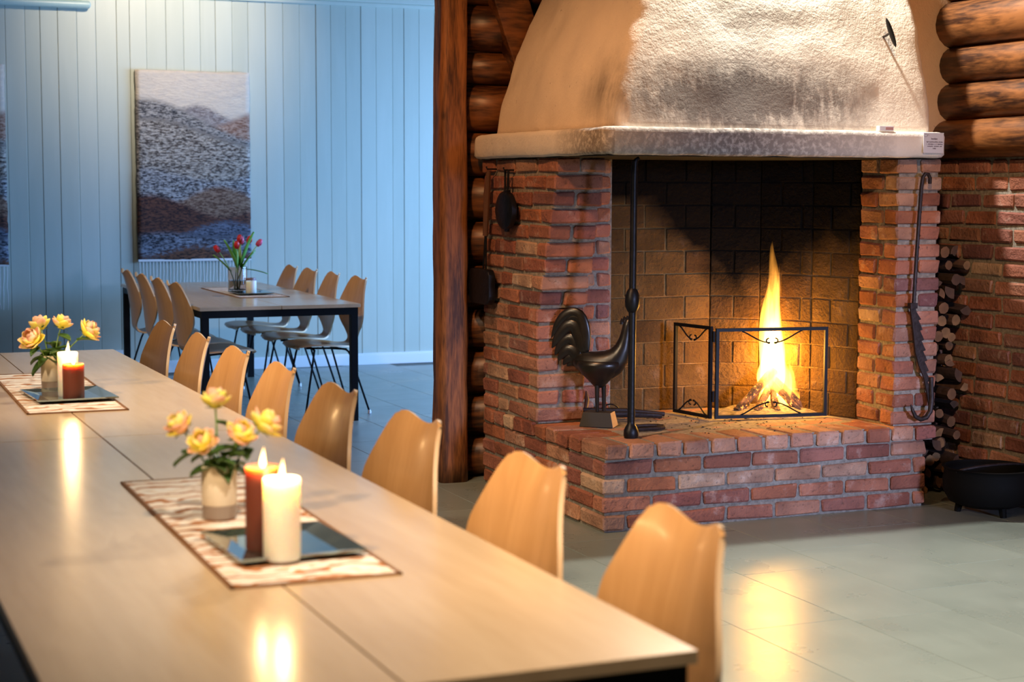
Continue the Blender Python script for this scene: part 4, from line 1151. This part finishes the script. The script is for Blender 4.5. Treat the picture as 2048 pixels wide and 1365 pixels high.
# ------------------------------------------------------------------ runners, trays, candles
def runner_mat():
    m, N, L, b = new_mat('woven_runner'); setp(b, (.7,.6,.5), .9)
    v = coords(N, L, (1,1,1), 3.0)
    wv = N.new('ShaderNodeTexWave'); wv.wave_type = 'BANDS'; wv.bands_direction = 'Y'; wv.inputs['Scale'].default_value = 4.2; wv.inputs['Distortion'].default_value = 7; wv.inputs['Detail'].default_value = 2; wv.inputs['Detail Scale'].default_value = 2.2
    L.new(v, wv.inputs['Vector']); n = tex_noise(N, L, coords(N, L, (1, 2.0, 1), 3.0), 17, 2); n2 = tex_noise(N, L, coords(N, L, (1,2.0,1), 7.0), 15, 2)
    c = ramp(N, L, wv.outputs['Fac'], [(.0, (.36,.13,.04)), (.10, (.55,.25,.09)), (.24, (.80,.72,.62)), (.85, (.84,.78,.70)), (1.0, (.76,.60,.44))])
    c = node_mix(N, L, ramp(N, L, n, [(.60, 0.0), (.65, .85)]), c, (.40,.16,.06))
    c = node_mix(N, L, ramp(N, L, n2, [(.65, 0.0), (.69, .8)]), c, (.12,.06,.06))
    L.new(c, b.inputs['Base Color']); add_bump(N, L, b, wv.outputs['Fac'], .2, .003); return m
M['runner'] = runner_mat(); M['runner_edge'] = plain('runner_border', (.20,.085,.03), .9)
M['tray'] = plain('dark_mirror_tray', (.30,.36,.35), .06, .9)
def runner(x0, x1, y0, y1, rz, label):
    c = ((x0+x1)/2, (y0+y1)/2, TZ); W = x1-x0; H = y1-y0
    t = thing('table_runner', c, label, 'table runner', 'runners on the tables', rz)
    MB().box((-W/2+.008, -H/2+.008, .0005), (W/2-.008, H/2-.008, .003)).build('weave', M['runner'], t)
    mb = MB()
    for lo, hi in (((-W/2,-H/2,.0003),(W/2,-H/2+.009,.0042)), ((-W/2,H/2-.009,.0003),(W/2,H/2,.0042)), ((-W/2,-H/2,.0003),(-W/2+.009,H/2,.0042)), ((W/2-.009,-H/2,.0003),(W/2,H/2,.0042))): mb.box(lo, hi)
    mb.build('border', M['runner_edge'], t)
runner(.712, 1.040, 2.957, 4.140, math.radians(-.6), 'brown and cream woven runner under the nearest candles')
runner(.672, .993, 5.495, 6.68, math.radians(-.8), 'brown and cream woven runner on the far half of the long table')
runner(2.64, 2.975, 10.72, 11.84, 0, 'narrow woven runner on the table before the blue wall')
def tray(c, W, H, rz, label):
    t = thing('mirror_tray', (c[0], c[1], TZ + .0045), label, 'tray', 'mirror trays under the candles', rz)
    w, h = W/2, H/2; i = .045
    MB().box((-w+i, -h+i, .0), (w-i, h-i, .006)).build('plate', M['tray'], t)
    mb = MB(); vs = [(-w,-h,.014),(w,-h,.014),(w,h,.014),(-w,h,.014),(-w+i,-h+i,.006),(w-i,-h+i,.006),(w-i,h-i,.006),(-w+i,h-i,.006)]
    vs2 = [(x, y, z - .005) for x, y, z in vs]
    mb.add(vs + vs2, [(0,1,5,4),(1,2,6,5),(2,3,7,6),(3,0,4,7),(8,12,13,9),(9,13,14,10),(10,14,15,11),(11,15,12,8),(0,8,9,1),(1,9,10,2),(2,10,11,3),(3,11,8,0)])
    mb.build('rim', M['tray'], t)
tray((.885, 3.265), .255, .30, math.radians(2), 'dark mirror tray holding the two nearest candles')
tray((.850, 5.880), .265, .34, math.radians(3), 'dark mirror tray with candles on the far half of the long table')
tray((2.80, 11.05), .24, .30, 0, 'dark mirror tray with unlit candles before the blue wall')
def wax(name, col, sss=.6):
    m, N, L, b = new_mat(name); setp(b, col, .45)
    b.inputs['Subsurface Weight'].default_value = sss; b.inputs['Subsurface Radius'].default_value = (1.0, .5, .22); b.inputs['Subsurface Scale'].default_value = .07
    return m
M['wax_white'] = wax('white_wax', (.88,.82,.72), .8); M['wax_brown'] = wax('brown_wax', (.15,.035,.018), .6); M['wax_purple'] = wax('plum_wax', (.16,.085,.10), .3)
M['wick'] = plain('wick', (.02,.02,.02), .9)
def candle(c, R, H, mat, label, lit=True, power=1.3, z=None):
    c = (c[0], c[1], z if z else TZ + .0106)
    t = thing('pillar_candle', c, label, 'candle')
    prof = [(R*.97, 0), (R, .003), (R, H*.5), (R, H-.004), (R*.96, H), (R*.86, H-.003), (R*.72, H-.012), (R*.35, H-.016), (.002, H-.016)]
    MB().lathe(prof, n=32, capt=True).build('wax', mat, t, smooth=True, split=60)
    MB().tube([(0,0,H-.018), (.001,0,H-.006), (.003,0,H+.004)], .0013, 6).build('wick', M['wick'], t)
    if lit:
        flame_obj('flame', (.001, 0, H-.006), .0075, .044, (.002, 0), c[1]*3, M['candle_flame'], t, 10, 12, .1)
        l = point_light('candle_glow', (c[0], c[1], c[2] + H + .012), power, (1.0, .62, .28), .008)
candle((.849, 3.130), .0360, .158, M['wax_white'], 'lit white pillar candle on the nearest tray', power=1.5)
candle((.838, 3.232), .0345, .166, M['wax_brown'], 'lit brown pillar candle behind the nearest white candle', power=1.2)
candle((.846, 5.860), .034, .150, M['wax_white'], 'lit white pillar candle on the tray by the distant roses', power=1.4)
candle((.850, 5.765), .0355, .120, M['wax_brown'], 'lit brown pillar candle in front of the distant roses', power=1.1)
candle((2.790, 11.00), .0345, .085, M['wax_white'], 'short unlit white candle beside the glass vase', False)
candle((2.812, 11.10), .0345, .098, M['wax_purple'], 'unlit plum coloured candle behind the short white one', False)

# ------------------------------------------------------------------ flowers
M['ceramic'] = plain('cream_ceramic', (.80,.72,.58), .35); M['glaze'] = plain('taupe_glaze', (.30,.24,.20), .3)
M['leaf'] = plain('rose_leaf', (.055,.13,.025), .4, 0, 20, .3); M['stem'] = plain('flower_stem', (.13,.24,.05), .5)
M['tulip_leaf'] = plain('tulip_leaf', (.10,.30,.05), .35, 0, 8, .25); M['tulip_stem'] = plain('tulip_stem', (.28,.45,.14), .4)
M['tulip_red'] = plain('red_petal', (.62,.02,.025), .4, 0, 12, .3); M['tulip_pink'] = plain('pink_petal', (.72,.08,.16), .4, 0, 12, .35)
M['water_glass'] = None
def petal_mat():
    m, N, L, b = new_mat('rose_petal'); setp(b, (.8,.6,.2), .5)
    tc = N.new('ShaderNodeTexCoord'); sx = N.new('ShaderNodeSeparateXYZ'); L.new(tc.outputs['Generated'], sx.inputs[0])
    oi = N.new('ShaderNodeObjectInfo')
    f = node_math(N, L, 'ADD', sx.outputs['Z'], node_math(N, L, 'MULTIPLY', node_math(N, L, 'SUBTRACT', oi.outputs['Random'], .5), .9))
    L.new(ramp(N, L, f, [(.05, (.72,.62,.05)), (.55, (.88,.74,.14)), (.85, (.88,.66,.30)), (1.0, (.84,.46,.32))]), b.inputs['Base Color'])
    b.inputs['Subsurface Weight'].default_value = .15; b.inputs['Subsurface Scale'].default_value = .01
    return m
M['petal'] = petal_mat()
_pm = {}
def petal_mesh(kind, w, h, curl, bend, mat):
    k = (kind, round(w, 3), round(h, 3), round(curl, 2), round(bend, 2), mat.name)
    if k in _pm: return _pm[k]
    nu, nv = 7, 6; vs = []
    for i in range(nu):
        t = i/(nu-1); ww = w * (math.sin(PI*min(.97, .12 + t*.80))**.7)
        if kind == 'tulip': ww = w * math.sin(PI*(.15 + .80*t))**.8
        for j in range(nv):
            s = (j/(nv-1) - .5)*2
            y = curl*(1 - (1 - s*s)) * -1.0
            out = h*(.10 + bend*t*t)
            # petal stands along +z, bulging towards +y
            yy = math.sin(t*PI*.55)*h*.38 + bend*h*t**3 - curl*ww*s*s
            vs.append((ww*s*.5, yy, t*h - .10*h*s*s*t))
    fs = [(i*nv+j, i*nv+j+1, (i+1)*nv+j+1, (i+1)*nv+j) for i in range(nu-1) for j in range(nv-1)]
    me = mesh_from('petal', vs, fs, mat, True); _pm[k] = me; return me
def orient(z):
    z = z.normalized(); x = Vector((1,0,0)) if abs(z.x) < .9 else Vector((0,1,0)); y = z.cross(x).normalized(); x = y.cross(z)
    return Matrix(((x.x,y.x,z.x,0),(x.y,y.y,z.y,0),(x.z,y.z,z.z,0),(0,0,0,1)))
def petal_obj(parent, me, M4):
    o = bpy.data.objects.new('petal', me); link(o, parent); o.matrix_local = M4
    md = o.modifiers.new('solid', 'SOLIDIFY'); md.thickness = .0008
    return o
_lm = {}
def leaf_mesh(L_, w, mat, droop=.25, nm='leaf'):
    k = (round(L_, 3), round(w, 3), mat.name, droop)
    if k in _lm: return _lm[k]
    nu, nv = 8, 5; vs = []
    for i in range(nu):
        t = i/(nu-1); ww = w*math.sin(PI*(t**.8)*.97 + .03)*.5 + .0005
        for j in range(nv):
            s = (j/(nv-1) - .5)*2; vs.append((ww*s, t*L_, .12*w*s*s*2 - droop*L_*t*t))
    fs = [(i*nv+j, i*nv+j+1, (i+1)*nv+j+1, (i+1)*nv+j) for i in range(nu-1) for j in range(nv-1)]
    me = mesh_from(nm, vs, fs, mat, True); _lm[k] = me; return me
def leaf_obj(parent, base, direction, L_, w, mat, droop=.25):
    o = bpy.data.objects.new('leaf', leaf_mesh(L_, w, mat, droop)); link(o, parent)
    d = Vector(direction).normalized(); x = d.cross(Vector((0,0,1)))
    x = x.normalized() if x.length > .05 else Vector((1,0,0)); z = x.cross(d)
    o.matrix_local = Matrix(((x.x,d.x,z.x,base[0]),(x.y,d.y,z.y,base[1]),(x.z,d.z,z.z,base[2]),(0,0,0,1)))
    md = o.modifiers.new('solid', 'SOLIDIFY'); md.thickness = .0008
def rose(root, head, size, open_, label, seed, leaves=2):
    """root = world point in the vase, head = world point of the bloom base"""
    rr = random.Random(seed); R0 = Vector(root); Hd = Vector(head) - R0
    t = thing('rose', tuple(R0), label, 'rose', 'yellow roses in the vases')
    mid = Hd*.5 + Vector((Hd.x*-.15, Hd.y*-.15, .01))
    pts = [Vector((0,0,0)).lerp(mid, i/5).lerp(mid.lerp(Hd, i/5), i/5) for i in range(6)]
    MB().tube(pts, .0022, 6).build('stem', M['stem'], t, smooth=True)
    ax = (pts[-1] - pts[-2]).normalized()
    bl = bpy.data.objects.new('bloom', mesh_from('bloom', *_core(size)))
    bl.data.materials.clear(); bl.data.materials.append(M['petal']); bl.data.shade_smooth()
    link(bl, t); bl.matrix_local = Matrix.Translation(Hd) @ orient(ax)
    k = 0
    for n, tilt, rad, ph, hh in ((3, .02, .003, 0, 1.02), (4, .12 + open_*.05, .004, .5, 1.0), (5, .28 + open_*.12, .005, .2, .96), (5, .50 + open_*.22, .006, .7, .90)):
        for i in range(n):
            a = 2*PI*i/n + ph + rr.uniform(-.15, .15)
            me = petal_mesh('rose', size*.80, size*hh, .28, -.18 if tilt < .3 else -.05 + open_*.1, M['petal'])
            Mx = Matrix.Rotation(a, 4, 'Z') @ Matrix.Translation((0, rad*.2, 0)) @ Matrix.Rotation(-tilt - rr.uniform(0, .10), 4, 'X')
            petal_obj(bl, me, Mx)
    for i in range(4):
        a = 2*PI*i/4 + .3
        o = bpy.data.objects.new('sepal', leaf_mesh(size*.55, size*.16, M['leaf'], .2, 'sepal')); link(o, bl)
        o.matrix_local = Matrix.Rotation(a, 4, 'Z') @ Matrix.Rotation(.25, 4, 'X')
    for i in range(leaves):
        q = pts[2 + (i % 3)]; a = rr.uniform(0, 6.28)
        leaf_obj(t, q, (math.cos(a), math.sin(a), rr.uniform(-.25, .35)), rr.uniform(.05, .068), rr.uniform(.030, .040), M['leaf'], rr.uniform(.15, .5))
def _core(size):
    n = 10; prof = [(.10, 0), (.20, .12), (.24, .35), (.20, .62), (.11, .82), (.02, .88)]
    vs = [(r*size*math.cos(2*PI*j/n), r*size*math.sin(2*PI*j/n), z*size) for r, z in prof for j in range(n)]
    fs = [(i*n+j, i*n+(j+1)%n, (i+1)*n+(j+1)%n, (i+1)*n+j) for i in range(len(prof)-1) for j in range(n)]
    return vs, fs, []
def mesh_dummy(): pass
def ceramic_vase(c, R, H, label):
    t = thing('flower_vase', (c[0], c[1], TZ + .0035), label, 'vase')
    g = H*.27
    MB().lathe([(R*.90,0),(R*.97,.003),(R*.97,g)], n=32, capt=True).build('glazed_foot', M['glaze'], t, smooth=True)
    MB().lathe([(R*.97,g),(R,g+.002),(R,H-.002),(R*.97,H),(R*.90,H-.002),(R*.90,g+.02),(.002,g+.018)], n=32, capb=True, capt=True).build('body', M['ceramic'], t, smooth=True)
    return t
va = (.838, 3.605); ceramic_vase(va, .0385, .118, 'cream cylinder vase with taupe foot beside the nearest candles')
vb = (.825, 6.10); ceramic_vase(vb, .0375, .125, 'cream cylinder vase with taupe foot behind the distant candles')
for k, (p, sz, op, lb) in enumerate((((.760, 3.59, .930), .046, .3, 'leftmost yellow rose of the nearest bouquet'), ((.795, 3.55, .900), .044, .5, 'low yellow rose leaning left in the nearest bouquet'),
        ((.838, 3.63, .972), .046, .1, 'tallest pink tipped rosebud of the nearest bouquet'), ((.868, 3.56, .908), .048, .4, 'yellow rose in the middle of the nearest bouquet'), ((.928, 3.60, .922), .052, .8, 'open yellow rose at the right of the nearest bouquet'))):
    rose((va[0] + (p[0]-va[0])*.12, va[1] + (p[1]-va[1])*.1, .80), p, sz, op, lb, 40 + k, 3)
for k, (p, sz, op, lb) in enumerate((((.765, 6.05, .905), .060, .6, 'large leftmost peach rose of the distant bouquet'), ((.800, 6.16, .945), .052, .3, 'peach rose behind the leftmost one in the distant bouquet'),
        ((.861, 6.12, .950), .050, .3, 'upright pink tipped rose in the middle of the distant bouquet'), ((.935, 6.07, .930), .058, .7, 'yellow and pink rose at the right of the distant bouquet'))):
    rose((vb[0] + (p[0]-vb[0])*.12, vb[1] + (p[1]-vb[1])*.1, .81), p, sz, op, lb, 60 + k, 4)
# low leaves over the rims
for k, (v_, dirs) in enumerate(((va, ((-.8,-.2,.1), (.6,-.3,.0), (.1,-.7,-.25), (-.2,-.6,.25), (.35,-.5,.3))), (vb, ((-.7,-.2,-.3), (.8,-.3,-.2), (.7,.1,.25), (-.4,-.4,-.1), (.3,-.6,-.2))))):
    sp = thing('leaf_sprig', (v_[0], v_[1], .80), ('dark green leaf sprig in the nearest vase', 'dark green leaf sprig in the distant cream vase')[k], 'leaves')
    MB().tube([(0,0,0), (.002,-.004,.035), (.004,-.008,.065)], .002, 6).build('stem', M['stem'], sp, smooth=True)
    for q, d in enumerate(dirs): leaf_obj(sp, (.003*q - .006, -.006, .045 + .006*q), d, (.062, .082)[k], (.040, .050)[k], M['leaf'], .35)

def glass_mat():
    m, N, L, b = new_mat('clear_glass'); setp(b, (1,1,1), .0); b.inputs['Transmission Weight'].default_value = 1.0; b.inputs['IOR'].default_value = 1.45
    return m
M['glass'] = glass_mat()
gv = (2.772, 11.30)
t = thing('glass_vase', (gv[0], gv[1], TZ + .0045), 'clear glass cylinder vase holding tulips on the far table', 'vase')
MB().lathe([(.060,.0),(.066,.003),(.066,.168),(.0655,.170),(.063,.169),(.0625,.016),(.055,.012),(.002,.012)], n=32, capt=True).build('glass', M['glass'], t, smooth=True)
M['water'] = glass_mat(); M['water'].name = 'water'; M['water'].node_tree.nodes['Principled BSDF'].inputs['IOR'].default_value = 1.33
MB().lathe([(.060,.0165),(.0622,.018),(.0622,.075),(.060,.0755)], n=28).build('water', M['water'], t, smooth=True)
def tulip(head, mat, label, seed, bend):
    rr = random.Random(seed); R0 = Vector((gv[0] + rr.uniform(-.025, .025), gv[1] + rr.uniform(-.025, .025), .755))
    t = thing('tulip', tuple(R0), label, 'tulip', 'tulips in the glass vase'); Hd = Vector(head) - R0
    mid = Vector((Hd.x*.25, Hd.y*.25, Hd.z*.55)); pts = [Vector((0,0,0)).lerp(mid, i/7).lerp(mid.lerp(Hd, i/7), i/7) for i in range(8)]
    MB().tube(pts, .0034, 7).build('stem', M['tulip_stem'], t, smooth=True)
    ax = (pts[-1] - pts[-2]).normalized()
    bl = bpy.data.objects.new('bloom', mesh_from('bloom', [(v[0]*.5, v[1]*.5, v[2]*.6) for v in _core(.05)[0]], _core(.05)[1], mat)); link(bl, t); bl.matrix_local = Matrix.Translation(Hd) @ orient(ax)
    for ly, (n, ph, tl_) in enumerate(((3, 0, .02), (3, PI/3, .08))):
        for i in range(n):
            petal_obj(bl, petal_mesh('tulip', .038, .056, .30, -.30, mat), Matrix.Rotation(2*PI*i/n + ph, 4, 'Z') @ Matrix.Rotation(-tl_, 4, 'X'))
    return t, pts
T = []
for k, (p, mt, lb) in enumerate((((2.640, 11.27, 1.008), 'tulip_red', 'red tulip bending furthest left'), ((2.755, 11.24, 1.030), 'tulip_red', 'red tulip lowest in the middle'), ((2.785, 11.30, 1.068), 'tulip_red', 'tallest red tulip in the middle'),
        ((2.812, 11.36, 1.055), 'tulip_pink', 'pinkish tulip half hidden behind the tallest red one'), ((2.848, 11.30, 1.062), 'tulip_red', 'red tulip right of the middle'), ((2.908, 11.30, 1.045), 'tulip_pink', 'pink tulip bending furthest right'))):
    T.append(tulip(p, M[mt], lb, 80 + k, 0))
for k, d, L_, w in ((0, (-.75,.0,.9), .16, .026), (1, (-.35,-.1,1.0), .22, .032), (2, (-.12,-.2,1.0), .19, .030), (4, (.22,-.15,1.0), .25, .042), (5, (.55,.0,.9), .15, .028), (5, (1.0,-.1,-.02), .17, .020), (3, (.1,.2,1.0), .18, .03)):
    leaf_obj(T[k][0], T[k][1][3], d, L_*1.05, w*1.35, M['tulip_leaf'], .12 if d[2] > .1 else .18)

# crumbs of charcoal strewn over the hearth bricks
mb = MB(); rr = random.Random(11)
for k in range(260):
    x, y = rr.uniform(3.45, 4.45), rr.uniform(6.36, 7.05)
    if rr.random() > (1 - abs(x - 4.05)/.75) * (.35 + (y - 6.36)/.9): continue
    a = rr.uniform(0, 3.14); l = rr.uniform(.003, .013); w = rr.uniform(.0015, .004); c_ = Vector((x, y, .3735))
    d = Vector((math.cos(a), math.sin(a), 0)); n_ = Vector((-d.y, d.x, 0))
    mb.add([c_ - d*l, c_ + n_*w, c_ + d*l, c_ - n_*w, c_ + Vector((0, 0, w*1.3))], [(0,1,4),(1,2,4),(2,3,4),(3,0,4),(0,3,2,1)])
tag(mb.build('charcoal_crumbs', M['soot']), 'black charcoal crumbs strewn over the hearth bricks', 'charcoal', None, 'stuff')
so = thing('wall_socket', (2.29, 13.085, .10), 'small white wall socket low on the blue wall', 'socket')
MB().box((2.25, 13.080, .105), (2.33, 13.094, .190)).build('plate', M['white_paint'], so, (2.29, 13.085, .10), bevel=.003)
MB().lathe([(.022, 0), (.022, .004), (.018, .004)], n=18).build('outlet_ring', M['white_paint'], so).rotation_euler = (PI/2, 0, 0)
for c in so.children:
    if c.name.startswith('outlet_ring'): c.location = (0, -.003, .048)

# ------------------------------------------------------------------ move the fireplace's origin to its base
o_ = Vector((3.92, 6.95, 0)); FP.location = o_
for ch in FP.children: ch.location = ch.location - o_
